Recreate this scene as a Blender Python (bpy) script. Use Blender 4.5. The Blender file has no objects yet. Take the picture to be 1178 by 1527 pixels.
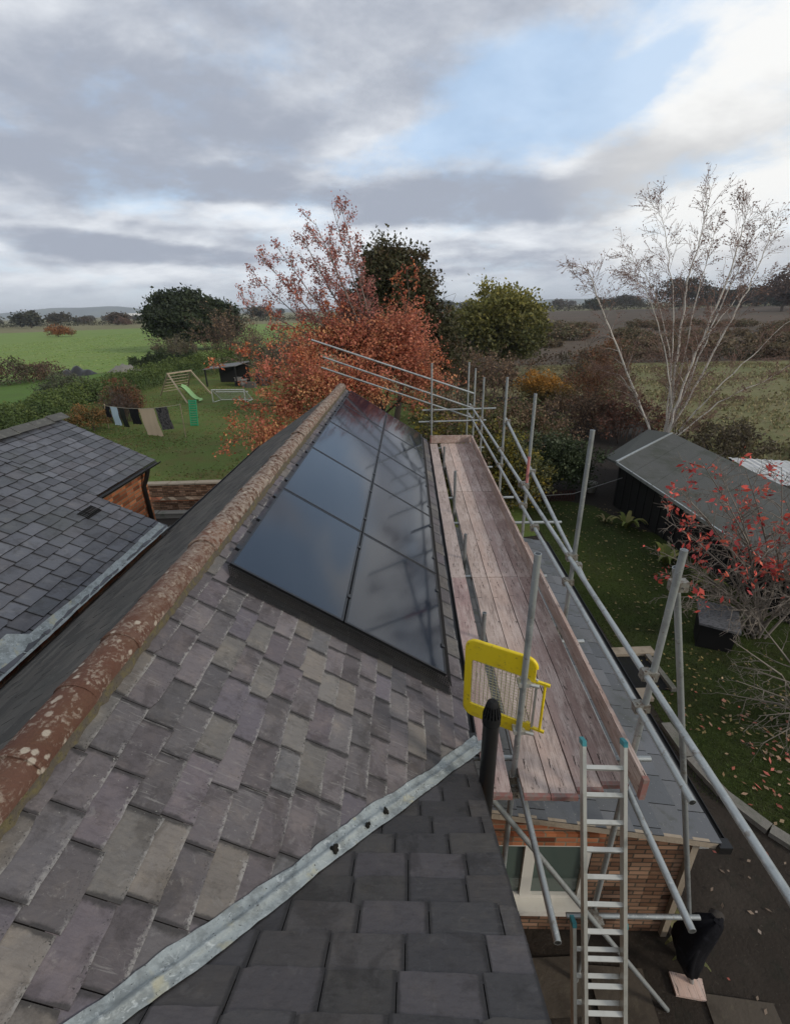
import bpy, bmesh, math, random
import numpy as np
from mathutils import Vector, Matrix
R = math.radians
scene = bpy.context.scene
COL = scene.collection
OFF = {}

# ------------------------------------------------------------------ mesh building
class MB:
    """collects vertices / faces (with a tint per face and optional uv) and links them as ONE mesh object"""
    def __init__(s): s.v = []; s.n = 0; s.f = []
    def add(s, V, F, tint=(1, 1, 1), smooth=False, uv=None):
        V = np.asarray(V, float).reshape(-1, 3); F = np.asarray(F, int)
        if F.ndim == 1: F = F[None]
        T = np.asarray(tint, float)
        if T.ndim == 1: T = np.repeat(T[None], len(F), 0)
        s.v.append(V); s.f.append((F + s.n, T, smooth, uv)); s.n += len(V)
    def box(s, c, size, rot=None, tint=(1, 1, 1)):
        hx, hy, hz = [q / 2 for q in size]
        V = np.array([[x, y, z] for x in (-hx, hx) for y in (-hy, hy) for z in (-hz, hz)])
        if rot is not None: V = V @ np.array(rot).T
        s.add(V + np.array(c), [[0, 1, 3, 2], [4, 6, 7, 5], [0, 4, 5, 1], [2, 3, 7, 6], [0, 2, 6, 4], [1, 5, 7, 3]], tint)
    def beam(s, a, b, w, h, up=(0, 0, 1), tint=(1, 1, 1)):
        a = np.array(a, float); b = np.array(b, float); d = b - a; L = np.linalg.norm(d); d /= L
        r = np.cross(d, up); r /= np.linalg.norm(r); u = np.cross(r, d)
        s.box((a + b) / 2, (w, L, h), np.array([r, d, u]).T, tint)
    def tube(s, P, rad, n=10, cap=True, tint=(1, 1, 1), smooth=True):
        P = np.array(P, float); m = len(P)
        rad = np.full(m, rad, float) if np.isscalar(rad) else np.array(rad, float)
        D = np.gradient(P, axis=0); D /= np.linalg.norm(D, axis=1)[:, None] + 1e-12
        ref = np.array([0, 0, 1.]) if abs(D[0][2]) < .9 else np.array([1., 0, 0])
        V = []
        for i in range(m):
            a = np.cross(D[i], ref); a /= np.linalg.norm(a) + 1e-12; b = np.cross(D[i], a)
            th = np.arange(n) * 2 * np.pi / n
            V.append(P[i] + rad[i] * (np.cos(th)[:, None] * a + np.sin(th)[:, None] * b))
        V = np.concatenate(V)
        k = np.arange(n); F = []
        for i in range(m - 1):
            F.append(np.stack([i * n + k, i * n + (k + 1) % n, (i + 1) * n + (k + 1) % n, (i + 1) * n + k], 1))
        base = s.n
        s.add(V, np.concatenate(F), tint, smooth)
        if cap:
            s.add(V[:n], np.arange(n)[::-1], tint); s.add(V[-n:], np.arange(n), tint)
    def pipe(s, a, b, r=.0242, n=12, tint=(1, 1, 1)):
        """open scaffold tube with a visible bore at both ends"""
        a = np.array(a, float); b = np.array(b, float); d = (b - a) / np.linalg.norm(b - a)
        s.tube([a, b], r, n, False, tint)
        s.tube([b - d * .06, b], r * .84, n, True, (.12, .12, .12)); s.tube([a, a + d * .06], r * .84, n, True, (.12, .12, .12))
        ref = np.array([0, 0, 1.]) if abs(d[2]) < .9 else np.array([1., 0, 0])
        u = np.cross(d, ref); u /= np.linalg.norm(u); w = np.cross(d, u); th = np.arange(n) * 2 * np.pi / n
        ring = np.cos(th)[:, None] * u + np.sin(th)[:, None] * w; k = np.arange(n)
        for p in (a, b):
            s.add(np.concatenate([p + r * ring, p + r * .84 * ring]), np.stack([k, (k + 1) % n, n + (k + 1) % n, n + k], 1), tint)
    def sticks(s, P0, P1, r0, r1, n=3, tint=(1, 1, 1)):
        P0 = np.asarray(P0, float); P1 = np.asarray(P1, float); N = len(P0)
        if N == 0: return
        r0 = np.broadcast_to(np.asarray(r0, float), (N,)); r1 = np.broadcast_to(np.asarray(r1, float), (N,))
        D = P1 - P0; D = D / (np.linalg.norm(D, axis=1)[:, None] + 1e-9)
        ref = np.where(np.abs(D[:, 2:3]) < .9, np.array([[0, 0, 1.]]), np.array([[1., 0, 0]]))
        A = np.cross(D, ref); A /= np.linalg.norm(A, axis=1)[:, None]; B = np.cross(D, A)
        th = np.arange(n) * 2 * np.pi / n
        ring = np.cos(th)[None, :, None] * A[:, None] + np.sin(th)[None, :, None] * B[:, None]
        V = np.concatenate([P0[:, None] + ring * r0[:, None, None], P1[:, None] + ring * r1[:, None, None]], 1)
        k = np.arange(n); f = np.stack([k, (k + 1) % n, n + (k + 1) % n, n + k], 1)
        F = (np.arange(N) * 2 * n)[:, None, None] + f[None]
        T = np.asarray(tint, float)
        if T.ndim == 2: T = np.repeat(T, n, 0)
        s.add(V.reshape(-1, 3), F.reshape(-1, 4), T, True)
    def leaves(s, P, size, tint, rng, flat=.0, asp=.62):
        P = np.asarray(P, float); N = len(P)
        if N == 0: return
        size = np.broadcast_to(np.asarray(size, float), (N,)) * rng.uniform(.45, 1.5, N)
        a = rng.normal(size=(N, 3)); a[:, 2] *= (1 - flat); a /= np.linalg.norm(a, axis=1)[:, None]
        b = rng.normal(size=(N, 3)); b = np.cross(a, b); b /= np.linalg.norm(b, axis=1)[:, None] + 1e-9
        a = a * size[:, None] / 2; b = b * size[:, None] / 2 * asp
        V = np.stack([P - a, P + b, P + a, P - b], 1).reshape(-1, 3)
        s.add(V, np.arange(4 * N).reshape(N, 4), tint)
    def build(s, name, mat, parent=None, loc=None, smooth_all=False):
        V = np.concatenate(s.v) if s.v else np.zeros((0, 3))
        off = OFF[parent.name] if parent is not None else np.array(loc if loc is not None else (0, 0, 0), float)
        V = V - off
        me = bpy.data.meshes.new(name)
        me.vertices.add(len(V)); me.vertices.foreach_set('co', V.ravel())
        lv = np.concatenate([F.ravel() for F, *_ in s.f]); tot = np.concatenate([np.full(len(F), F.shape[1]) for F, *_ in s.f])
        st = np.concatenate([[0], np.cumsum(tot)[:-1]])
        me.loops.add(len(lv)); me.loops.foreach_set('vertex_index', lv.astype(np.int32))
        me.polygons.add(len(tot)); me.polygons.foreach_set('loop_start', st.astype(np.int32))
        sm = np.concatenate([np.full(len(F), bool(q) or smooth_all) for F, _, q, _ in s.f]); me.polygons.foreach_set('use_smooth', sm)
        T = np.concatenate([np.repeat(t, F.shape[1], 0) for F, t, *_ in s.f]); T = np.concatenate([T, np.ones((len(T), 1))], 1)
        ca = me.color_attributes.new('tint', 'FLOAT_COLOR', 'CORNER'); ca.data.foreach_set('color', T.ravel().astype(np.float32))
        if any(u is not None for *_, u in s.f):
            uv = np.concatenate([np.full((F.size, 2), .5) if u is None else np.asarray(u, float).reshape(-1, 2) for F, _, _, u in s.f])
            l = me.uv_layers.new(name='uv'); l.data.foreach_set('uv', uv.ravel().astype(np.float32))
        me.update(calc_edges=True); me.validate()
        o = bpy.data.objects.new(name, me); COL.objects.link(o)
        if mat is not None: me.materials.append(mat)
        if parent is not None: o.parent = parent; OFF[o.name] = OFF[parent.name]
        else: o.location = off; OFF[o.name] = off
        return o

def thing(name, label, cat, loc, group=None):
    o = bpy.data.objects.new(name, None); COL.objects.link(o); o.location = loc; o.empty_display_size = .2
    o['label'] = label; o['category'] = cat
    if group: o['group'] = group
    OFF[o.name] = np.array(loc, float); return o
def tag(o, label, cat, group=None, kind=None):
    if label: o['label'] = label
    if cat: o['category'] = cat
    if group: o['group'] = group
    if kind: o['kind'] = kind
    return o
def struct(o): o['kind'] = 'structure'; return o
def copy_tree(o, loc, label=None, scale=None, rz=None):
    r = o.copy(); COL.objects.link(r); r.location = loc; OFF[r.name] = np.array(loc, float)
    if label: r['label'] = label
    if scale is not None: r.scale = scale
    if rz is not None: r.rotation_euler.z = rz
    for ch in list(o.children):
        c = ch.copy(); COL.objects.link(c); c.parent = r
        for g in list(ch.children):
            d = g.copy(); COL.objects.link(d); d.parent = c
    return r
def cut(o, co, no):
    """trim a mesh with a plane, dropping the side the normal points to (world coordinates)"""
    bm = bmesh.new(); bm.from_mesh(o.data)
    bmesh.ops.bisect_plane(bm, geom=bm.verts[:] + bm.edges[:] + bm.faces[:], plane_co=Vector(np.array(co, float) - OFF[o.name]), plane_no=no, clear_outer=True)
    bm.to_mesh(o.data); bm.free()

# ------------------------------------------------------------------ materials
class NT:
    def __init__(s, t): s.t = t; s.N = t.nodes; s.L = t.links
    def n(s, typ, ins=None, **kw):
        q = s.N.new(typ)
        for k, v in kw.items(): setattr(q, k, v)
        for k, v in (ins or {}).items():
            i = q.inputs[k]
            if isinstance(v, bpy.types.NodeSocket): s.L.new(v, i)
            else: i.default_value = v
        return q
    def math(s, op, a, b=0., c=None, clamp=False):
        d = {0: a, 1: b}
        if c is not None: d[2] = c
        return s.n('ShaderNodeMath', d, operation=op, use_clamp=clamp).outputs[0]
    def mix(s, f, a, b, blend='MIX'):
        q = s.n('ShaderNodeMix', data_type='RGBA', blend_type=blend)
        for i, v in ((0, f), (6, a), (7, b)):
            if isinstance(v, bpy.types.NodeSocket): s.L.new(v, q.inputs[i])
            else: q.inputs[i].default_value = v if i == 0 else (*v[:3], 1)
        return q.outputs[2]
    def noise(s, vec, scale, detail=4, rough=.55, dist=0):
        return s.n('ShaderNodeTexNoise', {'Vector': vec, 'Scale': scale, 'Detail': detail, 'Roughness': rough, 'Distortion': dist}).outputs[0]
    def ramp(s, f, a, b, smooth=True):
        return s.n('ShaderNodeMapRange', {0: f, 1: a, 2: b}, interpolation_type='SMOOTHSTEP' if smooth else 'LINEAR').outputs[0]
    def scale(s, vec, v):
        return s.n('ShaderNodeMapping', {'Vector': vec, 'Scale': v}).outputs[0]

def material(name, base=(.5, .5, .5), rough=.8, tint=False, spec=.3, metal=0., layers=(), bump=None, stretch=None, fn=None, trans=0., brick=None):
    """layers: (scale, lo, hi, colour, strength) noise patches; bump: (scale, distance)"""
    m = bpy.data.materials.new(name); m.use_nodes = True; t = NT(m.node_tree); t.N.clear()
    out = t.n('ShaderNodeOutputMaterial'); p = t.n('ShaderNodeBsdfPrincipled', {'Roughness': rough, 'Metallic': metal})
    p.inputs['Specular IOR Level'].default_value = spec
    co = t.n('ShaderNodeTexCoord').outputs['Object']
    cs = t.scale(co, stretch) if stretch else co
    col = t.n('ShaderNodeRGB').outputs[0]; col.default_value = (*base, 1)
    h = None
    if brick:
        sx = t.n('ShaderNodeSeparateXYZ', {0: co}).outputs
        v = t.n('ShaderNodeCombineXYZ', {0: t.math('ADD', sx[0], sx[1]), 1: sx[2], 2: 0.}).outputs[0]
        b = t.n('ShaderNodeTexBrick', {'Vector': v, 'Color1': (*brick[0], 1), 'Color2': (*brick[1], 1), 'Mortar': (*brick[2], 1), 'Scale': 1., 'Mortar Size': .011, 'Mortar Smooth': .25, 'Bias': -.1, 'Brick Width': brick[3], 'Row Height': brick[4]})
        col = b.outputs[0]
        bw = t.n('ShaderNodeVectorMath', {0: v, 1: (1 / brick[3], 1 / brick[4], 1)}, operation='MULTIPLY').outputs[0]
        wn = t.n('ShaderNodeTexWhiteNoise', {'Vector': t.n('ShaderNodeVectorMath', {0: bw}, operation='FLOOR').outputs[0]}, noise_dimensions='3D').outputs[0]
        col = t.mix(t.math('MULTIPLY', t.ramp(wn, .3, .9), .8), col, t.mix(1., col, (.36, .3, .28), 'MULTIPLY')); col = t.mix(t.math('MULTIPLY', t.ramp(wn, .25, .05), .6), col, t.mix(1., col, (1.5, 1.55, 1.6), 'MULTIPLY'))
        h = t.math('MULTIPLY', b.outputs[1], -1.)
    if tint:
        a = t.n('ShaderNodeAttribute', attribute_name='tint'); col = t.mix(1., col, a.outputs[0], 'MULTIPLY')
    for (sc, lo, hi, c, st) in layers:
        f = t.ramp(t.noise(cs, sc, 5, .6), lo, hi)
        col = t.mix(t.math('MULTIPLY', f, st), col, c)
    if fn: col = fn(t, col, co, cs, p)
    t.L.new(col, p.inputs['Base Color'])
    if bump or h is not None:
        hh = t.noise(cs, bump[0], 6, .65) if bump else 0.
        if h is not None: hh = t.math('ADD', h, t.math('MULTIPLY', hh, .5) if bump else 0.)
        bn = t.n('ShaderNodeBump', {'Height': hh, 'Distance': bump[1] if bump else .008, 'Strength': .8}); t.L.new(bn.outputs[0], p.inputs['Normal'])
    sh = p.outputs[0]
    if trans:
        tr = t.n('ShaderNodeBsdfTranslucent', {0: col}).outputs[0]
        sh = t.n('ShaderNodeMixShader', {0: trans, 1: sh, 2: tr}).outputs[0]
    t.L.new(sh, out.inputs[0]); return m

def slate_wear(strength=.7, light=(.25, .24, .225), lichen=True, grime=.13):
    def fn(t, col, co, cs, p):
        uv = t.n('ShaderNodeUVMap', uv_map='uv').outputs[0]; x = t.n('ShaderNodeSeparateXYZ', {0: uv}).outputs
        # streaky cleft surface
        st = t.noise(t.scale(co, (3, 12, 3)), 4, 6, .7)
        col = t.mix(t.math('MULTIPLY', t.ramp(st, .46, .70), .5), col, t.mix(1., col, (.6, .58, .57), 'MULTIPLY'))
        bl = t.noise(co, 3.6, 7, .68, .4)
        col = t.mix(t.math('MULTIPLY', t.ramp(bl, .5, .62), .6), col, t.mix(1., col, (.48, .46, .44), 'MULTIPLY'))
        cr = t.noise(co, 16, 8, .75, .6)
        col = t.mix(t.math('MULTIPLY', t.ramp(cr, .56, .66), .4 if lichen else .12), col, (.18, .172, .165))
        mo = t.noise(co, 7., 6, .7)
        col = t.mix(t.math('MULTIPLY', t.ramp(mo, .45, .75), .55), col, t.mix(1., col, (1.45, 1.38, 1.22), 'MULTIPLY'))
        # dark grime towards one edge of every slate, pale crust and black specks on its lower edge
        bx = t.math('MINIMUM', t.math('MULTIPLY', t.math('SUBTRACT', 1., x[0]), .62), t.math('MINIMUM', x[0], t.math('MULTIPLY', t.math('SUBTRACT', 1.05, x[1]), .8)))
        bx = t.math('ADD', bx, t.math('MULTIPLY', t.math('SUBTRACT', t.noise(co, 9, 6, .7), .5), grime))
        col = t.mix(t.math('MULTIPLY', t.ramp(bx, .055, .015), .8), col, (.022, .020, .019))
        pale = t.math('MULTIPLY', t.ramp(t.noise(co, 2.6, 4, .6), .54, .7), t.ramp(bx, .12, .3))
        col = t.mix(t.math('MULTIPLY', pale, .5), col, t.mix(1., col, (1.75, 1.68, 1.5), 'MULTIPLY'))
        scr = t.noise(t.n('ShaderNodeMapping', {'Vector': co, 'Rotation': (0, 0, .9), 'Scale': (2.2, 26, 2.2)}).outputs[0], 2.6, 4, .6)
        col = t.mix(t.math('MULTIPLY', t.math('MULTIPLY', t.ramp(scr, .56, .68), t.ramp(t.noise(co, 1.7, 2), .5, .60)), .5 if lichen else .12), col, (.21, .20, .19))
        ed = t.math('ADD', x[1], t.math('MULTIPLY', t.math('SUBTRACT', t.noise(co, 38, 5, .7), .5), .5))
        e2 = t.ramp(ed, .88, .99)
        if lichen:
            nb = t.ramp(t.noise(co, 5, 3), .38, .6)
            col = t.mix(t.math('MULTIPLY', t.math('MULTIPLY', e2, nb), strength), col, light)
            sp = t.ramp(t.noise(co, 95, 2, .5), .6, .68); near = t.ramp(x[1], .72, .95)
            col = t.mix(t.math('MULTIPLY', t.math('MULTIPLY', sp, near), .85), col, (.02, .02, .018))
            sp2 = t.ramp(t.noise(co, 60, 2, .5), .70, .76)
            col = t.mix(t.math('MULTIPLY', sp2, t.ramp(t.noise(co, 2.2, 3), .45, .65)), col, (.2, .195, .175))
        return col
    return fn

M = {}
M['slate'] = material('old_slate', (1, 1, 1), .62, True, .35, fn=slate_wear(.8), bump=(38, .007))
M['slate_wing'] = material('clean_slate', (1, 1, 1), .6, True, .35, fn=slate_wear(.3, lichen=False, grime=.08), bump=(34, .004))
M['slate_left'] = material('blue_slate', (1, 1, 1), .5, True, .4, layers=((1.1, .5, .75, (.06, .065, .06), .55),), fn=slate_wear(.2, lichen=False, grime=.10), bump=(30, .004))
M['slate_far'] = material('shaded_slate', (1, 1, 1), .8, True, .2, layers=((3, .5, .7, (.05, .05, .045), .6), (14, .62, .72, (.15, .145, .13), .6)), bump=(35, .008))
M['deck'] = material('roof_deck', (.022, .021, .02), .95, spec=.1)
def tile_fn(t, col, co, cs, p):
    col = t.mix(t.math('MULTIPLY', t.ramp(t.noise(co, 5, 5, .65), .42, .68), .8), col, (.105, .055, .035))
    lich = t.math('MULTIPLY', t.ramp(t.noise(co, 11, 4, .6), .46, .6), t.ramp(t.noise(co, 46, 4, .6), .46, .6))
    far = t.ramp(t.n('ShaderNodeSeparateXYZ', {0: co}).outputs[1], -3.4, -.2)
    col = t.mix(t.math('MULTIPLY', lich, .7), col, (.29, .24, .19))
    col = t.mix(t.math('MULTIPLY', far, t.ramp(t.noise(co, 17, 5, .7), .4, .6)), col, (.27, .225, .185))
    v = t.n('ShaderNodeTexVoronoi', {'Vector': co, 'Scale': 13.}).outputs
    spot = t.ramp(t.math('ADD', v[0], t.math('MULTIPLY', t.noise(co, 60, 3), .25)), .42, .3)
    col = t.mix(t.math('MULTIPLY', spot, t.ramp(t.noise(co, 3.1, 2), .45, .55)), col, (.36, .31, .25))
    return col
M['ridge'] = material('terracotta_ridge', (.115, .06, .043), .9, True, .2, fn=tile_fn, bump=(55, .016))
M['mortar'] = material('mortar', (.085, .072, .055), .95, layers=((20, .45, .65, (.12, .10, .045), .8), (70, .55, .7, (.03, .03, .02), .7)), bump=(60, .01))
def lead_fn(t, col, co, cs, p):
    col = t.mix(t.math('MULTIPLY', t.ramp(t.noise(co, 9, 6, .7), .42, .62), .75), col, (.155, .17, .165))
    col = t.mix(t.math('MULTIPLY', t.ramp(t.noise(co, 23, 5, .7, 1.), .55, .68), .8), col, (.46, .49, .48))
    col = t.mix(t.math('MULTIPLY', t.ramp(t.noise(co, 6.5, 3), .6, .7), .5), col, (.42, .38, .22))
    return t.mix(t.ramp(t.noise(co, 75, 2), .66, .72), col, (.03, .03, .03))
M['lead'] = material('lead', (.30, .33, .325), .5, False, .4, .2, fn=lead_fn, bump=(22, .010))
M['moss'] = material('moss', (.012, .011, .008), .95, bump=(120, .01))
M['black'] = material('black_plastic', (.012, .012, .012), .4, spec=.4)
M['black_soft'] = material('black_matt', (.01, .01, .01), .8, spec=.2)
M['frame'] = material('black_frame', (.008, .008, .009), .35, spec=.5)
def panel_fn(t, col, co, cs, p):
    p.inputs['Coat Weight'].default_value = .0
    return col
M['glass'] = material('panel_glass', (.006, .011, .022), .08, spec=.7, fn=panel_fn)
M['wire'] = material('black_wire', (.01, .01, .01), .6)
def wood_fn(t, col, co, cs, p):
    w = t.noise(t.scale(co, (5, 1.4, 5)), 1.4, 7, .7, .3)
    col = t.mix(t.math('MULTIPLY', t.ramp(w, .42, .62), .6), col, (.52, .435, .39))
    d = t.noise(t.scale(co, (5, .9, 5)), 1.1, 8, .7, .6)
    col = t.mix(t.math('MULTIPLY', t.ramp(d, .52, .66), .5), col, (.105, .075, .066))
    g = t.noise(t.scale(co, (30, 1.0, 30)), 3, 8, .75, .2)
    col = t.mix(t.math('MULTIPLY', t.ramp(g, .50, .64), .48), col, (.07, .048, .04))
    col = t.mix(t.math('MULTIPLY', t.ramp(t.noise(t.scale(co, (26, 4, 26)), 1.6, 5, .7), .60, .66), .9), col, (.028, .02, .017))
    col = t.mix(t.math('MULTIPLY', t.ramp(t.noise(t.scale(co, (8, 22, 8)), 1.3, 4, .7), .66, .71), .75), col, (.04, .03, .025))
    return t.mix(t.math('MULTIPLY', t.ramp(t.noise(co, 26, 5, .75), .58, .66), .35), col, (.46, .39, .35))
M['board'] = material('weathered_board', (.37, .295, .262), .85, True, .2, fn=wood_fn, bump=(40, .004))
M['band'] = material('red_board_end', (.24, .12, .105), .8, spec=.2, layers=((30, .45, .6, (.2, .16, .14), .8),), bump=(40, .003))
M['galv'] = material('galvanised_tube', (.33, .35, .345), .42, True, .5, .55, layers=((5, .5, .68, (.20, .21, .205), .7), (16, .6, .7, (.16, .12, .085), .6), (38, .6, .68, (.50, .50, .47), .7)), bump=(45, .003))
M['clamp'] = material('steel_coupler', (.24, .23, .20), .55, metal=.5, layers=((40, .45, .65, (.11, .07, .045), .75),))
M['alu'] = material('aluminium', (.50, .50, .46), .38, spec=.5, metal=.55, layers=((9, .5, .7, (.36, .36, .32), .5),))
M['teal'] = material('teal_cap', (.05, .22, .24), .5)
M['yellow'] = material('yellow_paint', (.70, .52, .012), .4, spec=.4, layers=((6, .5, .7, (.50, .34, .015), .7), (26, .6, .7, (.25, .17, .04), .6), (70, .66, .72, (.12, .08, .03), .7)), bump=(30, .003))
M['brick'] = material('orange_brick', (1, 1, 1), .9, spec=.15, brick=((.36, .135, .06), (.25, .085, .045), (.2, .15, .1), .225, .075), layers=((1.6, .52, .75, (.42, .26, .17), .5), (7, .62, .75, (.07, .04, .03), .5)), bump=(50, .006))
M['brick_dark'] = material('brown_brick', (1, 1, 1), .9, spec=.15, brick=((.28, .165, .105), (.19, .11, .07), (.085, .068, .05), .225, .075), layers=((2.2, .55, .72, (.26, .16, .09), .35), (5, .6, .75, (.04, .03, .022), .6)), bump=(50, .006))
M['coping'] = material('stone_coping', (.30, .25, .19), .9, layers=((4, .5, .7, (.18, .15, .11), .6),), bump=(30, .01))
M['stone'] = material('grey_stone', (.17, .16, .14), .9, layers=((3, .5, .7, (.09, .1, .07), .7), (30, .6, .7, (.26, .25, .22), .5)), bump=(20, .02))
M['white'] = material('white_paint', (.62, .60, .54), .5, layers=((3, .55, .75, (.45, .42, .36), .5),))
M['pane'] = material('window_glass', (.085, .115, .10), .06, spec=.6)
M['felt'] = material('grey_felt', (.078, .08, .076), .9, spec=.15, layers=((.9, .45, .65, (.052, .056, .045), .8), (5, .56, .7, (.10, .10, .09), .6), (40, .6, .7, (.12, .12, .11), .5)), bump=(90, .004))
M['shedwall'] = material('black_timber', (.012, .012, .012), .7, bump=(20, .004), stretch=(8, 8, 1))
M['rope'] = material('pale_rope', (.4, .37, .3), .8)
M['timber'] = material('pale_timber', (.33, .27, .19), .8, layers=((4, .5, .7, (.22, .17, .11), .6),))
M['green'] = material('green_plastic', (.015, .22, .10), .4, spec=.5)
M['lime'] = material('lime_plastic', (.30, .50, .20), .35, spec=.5)
M['net'] = material('white_net', (.5, .5, .48), .8)
M['grey'] = material('grey_sheet', (.14, .14, .14), .8, layers=((3, .5, .7, (.08, .08, .08), .6),))
def cloth(name, c, layers=()): return material(name, c, .9, spec=.1, layers=layers, bump=(30, .01))
M['coat'] = cloth('black_coat', (.008, .008, .010), ((6, .55, .7, (.02, .021, .026), .7),))
M['leaf'] = material('foliage', (1.22, 1.22, 1.22), .65, True, .25, trans=.22)
M['twig'] = material('twig_bark', (1, 1, 1), .9, True, .1)
M['birchbark'] = material('birch_bark', (.56, .52, .46), .8, spec=.2, layers=((7, .58, .66, (.09, .07, .06), .85),), stretch=(1, 1, 3))
M['bark'] = material('brown_bark', (.11, .085, .07), .95, spec=.1, layers=((9, .5, .7, (.17, .145, .12), .7),), bump=(25, .02))

# ------------------------------------------------------------------ camera
CAM_Z = 7.0
cam = bpy.data.cameras.new('camera'); cam.sensor_fit = 'HORIZONTAL'; cam.sensor_width = 36; cam.lens = 36 * 699.0 / 1178
cam.clip_start = .05; cam.clip_end = 60000
co = bpy.data.objects.new('camera', cam); COL.objects.link(co); scene.camera = co
p_, r_, y_ = R(23.4865), R(1.534), R(-2.106)
fwd = np.array([math.sin(y_) * math.cos(p_), math.cos(y_) * math.cos(p_), -math.sin(p_)])
right = np.array([math.cos(y_), -math.sin(y_), 0]); down = np.cross(fwd, right)
r2 = math.cos(r_) * right + math.sin(r_) * down; d2 = -math.sin(r_) * right + math.cos(r_) * down
co.matrix_world = Matrix(((r2[0], -d2[0], -fwd[0], 0), (r2[1], -d2[1], -fwd[1], 0), (r2[2], -d2[2], -fwd[2], CAM_Z), (0, 0, 0, 1)))

# ------------------------------------------------------------------ world and sun
SUN_EL, SUN_AZ = R(24), R(118)          # azimuth clockwise from +Y (ahead): the sun is low on the right, a little behind
w = bpy.data.worlds.new('World'); scene.world = w; w.use_nodes = True
t = NT(w.node_tree); t.N.clear()
wo = t.n('ShaderNodeOutputWorld'); bg = t.n('ShaderNodeBackground', {'Strength': .1})
sky = t.n('ShaderNodeTexSky', sky_type='NISHITA', sun_disc=False, sun_elevation=SUN_EL, sun_rotation=SUN_AZ, air_density=1.0, dust_density=1.0, ozone_density=1.5)
dirv = t.n('ShaderNodeTexCoord').outputs['Generated']
s3 = t.n('ShaderNodeSeparateXYZ', {0: dirv}).outputs
zz = t.math('ADD', t.math('MAXIMUM', s3[2], 0.), .26)
pl = t.n('ShaderNodeCombineXYZ', {0: t.math('DIVIDE', s3[0], zz), 1: t.math('DIVIDE', s3[1], zz), 2: 0.}).outputs[0]
az = t.math('MULTIPLY', t.math('ARCTAN2', s3[0], s3[1]), 57.2958); el = t.math('MULTIPLY', t.math('ARCSINE', s3[2]), 57.2958)
wob = t.math('MULTIPLY', t.math('SUBTRACT', t.noise(pl, 2.0, 7, .6), .5), 9.)
wob2 = t.math('MULTIPLY', t.math('SUBTRACT', t.noise(pl, 2.6, 7, .6, .2), .5), 6.)
def patch(a0, e0, ra, re, tilt=0., soft=.35):
    """soft ellipse of sky around a bearing and an elevation (degrees), its rim broken up by noise"""
    da = t.math('ADD', t.math('SUBTRACT', az, a0), wob); de = t.math('ADD', t.math('SUBTRACT', el, e0), t.math('MULTIPLY', wob2, min(1., re / 6)))
    de = t.math('SUBTRACT', de, t.math('MULTIPLY', da, tilt))
    q = t.math('ADD', t.math('POWER', t.math('ABSOLUTE', t.math('DIVIDE', da, ra)), 2.), t.math('POWER', t.math('ABSOLUTE', t.math('DIVIDE', de, re)), 2.))
    return t.ramp(q, 1 + soft * 2, max(0., 1 - soft * 2.5))
rot = t.n('ShaderNodeMapping', {'Vector': pl, 'Rotation': (0, 0, R(-24)), 'Scale': (1.0, 1.1, 1)}).outputs[0]
n1 = t.noise(rot, 2.3, 12, .63, .1)
n2 = t.noise(t.n('ShaderNodeMapping', {'Vector': pl, 'Location': (3.1, 1.7, 0), 'Scale': (.8, .95, 1), 'Rotation': (0, 0, R(-20))}).outputs[0], 2.9, 12, .6, .1)
cover = t.math('ADD', n1, .07)
for a in ((13, 16.2, 13, 5, .15, .22), (0, 14.0, 6, 2.0, .2, .17), (21, 17.2, 5, 2, .4, .24), (8, 19.5, 8, 3, .1, .10), (33, 31, 20, 10, 0., .5), (25, 10.2, 10, 1.6, .15, .10), (-17, 9.6, 12, 1.3, .02, .12)): cover = t.math('SUBTRACT', cover, t.math('MULTIPLY', patch(*a[:5]), a[5]))
cm = t.math('ADD', .3, t.math('MULTIPLY', t.ramp(cover, .24, .58), .7))
thick = t.math('ADD', n2, -.04)
for a in ((-26, 15, 17, 6.0, .05, .20), (-8, 21, 16, 7, .0, .10), (8, 9.7, 19, 2.1, -.02, .30), (-29, 5.9, 11, 1.1, -.06, .34), (-22, 11.6, 16, 1.6, -.05, .15), (26, 13.0, 9, 2.2, .25, .22), (9, 4.2, 14, .9, 0., .14), (33, 4.0, 9, 1.0, 0., .12)): thick = t.math('ADD', thick, t.math('MULTIPLY', patch(*a[:5]), a[5]))
for a in ((29, 18.5, 9, 5, .1, .34), (31, 7.5, 11, 3.2, .1, .34), (-18, 8.9, 12, 1.0, .0, .22), (-1, 7.2, 8, .9, 0, .2), (-30, 3.6, 14, .9, 0, .14)): thick = t.math('SUBTRACT', thick, t.math('MULTIPLY', patch(*a[:5]), a[5]))
tk = t.ramp(thick, .18, .74)
cloud = t.mix(tk, (8.1, 8.4, 8.8), (3.4, 3.75, 4.5))
cloud = t.mix(t.math('MULTIPLY', patch(31, 12, 14, 12, 0., .4), .4), cloud, (9.3, 8.9, 8.0))
horiz = t.ramp(s3[2], .25, .03)
clear = t.mix(1., sky.outputs[0], (1.15, 1.2, 1.25), 'MULTIPLY')
clear = t.mix(.8, clear, (4.4, 6.4, 9.0))
clear = t.mix(t.math('MULTIPLY', horiz, .8), clear, (6.6, 7.9, 8.7))
final = t.mix(cm, clear, cloud)
low = t.ramp(s3[2], .07, .012)
final = t.mix(t.math('MULTIPLY', low, .7), final, (5.7, 6.3, 6.9))
t.L.new(final, bg.inputs[0]); t.L.new(bg.outputs[0], wo.inputs[0])

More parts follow.
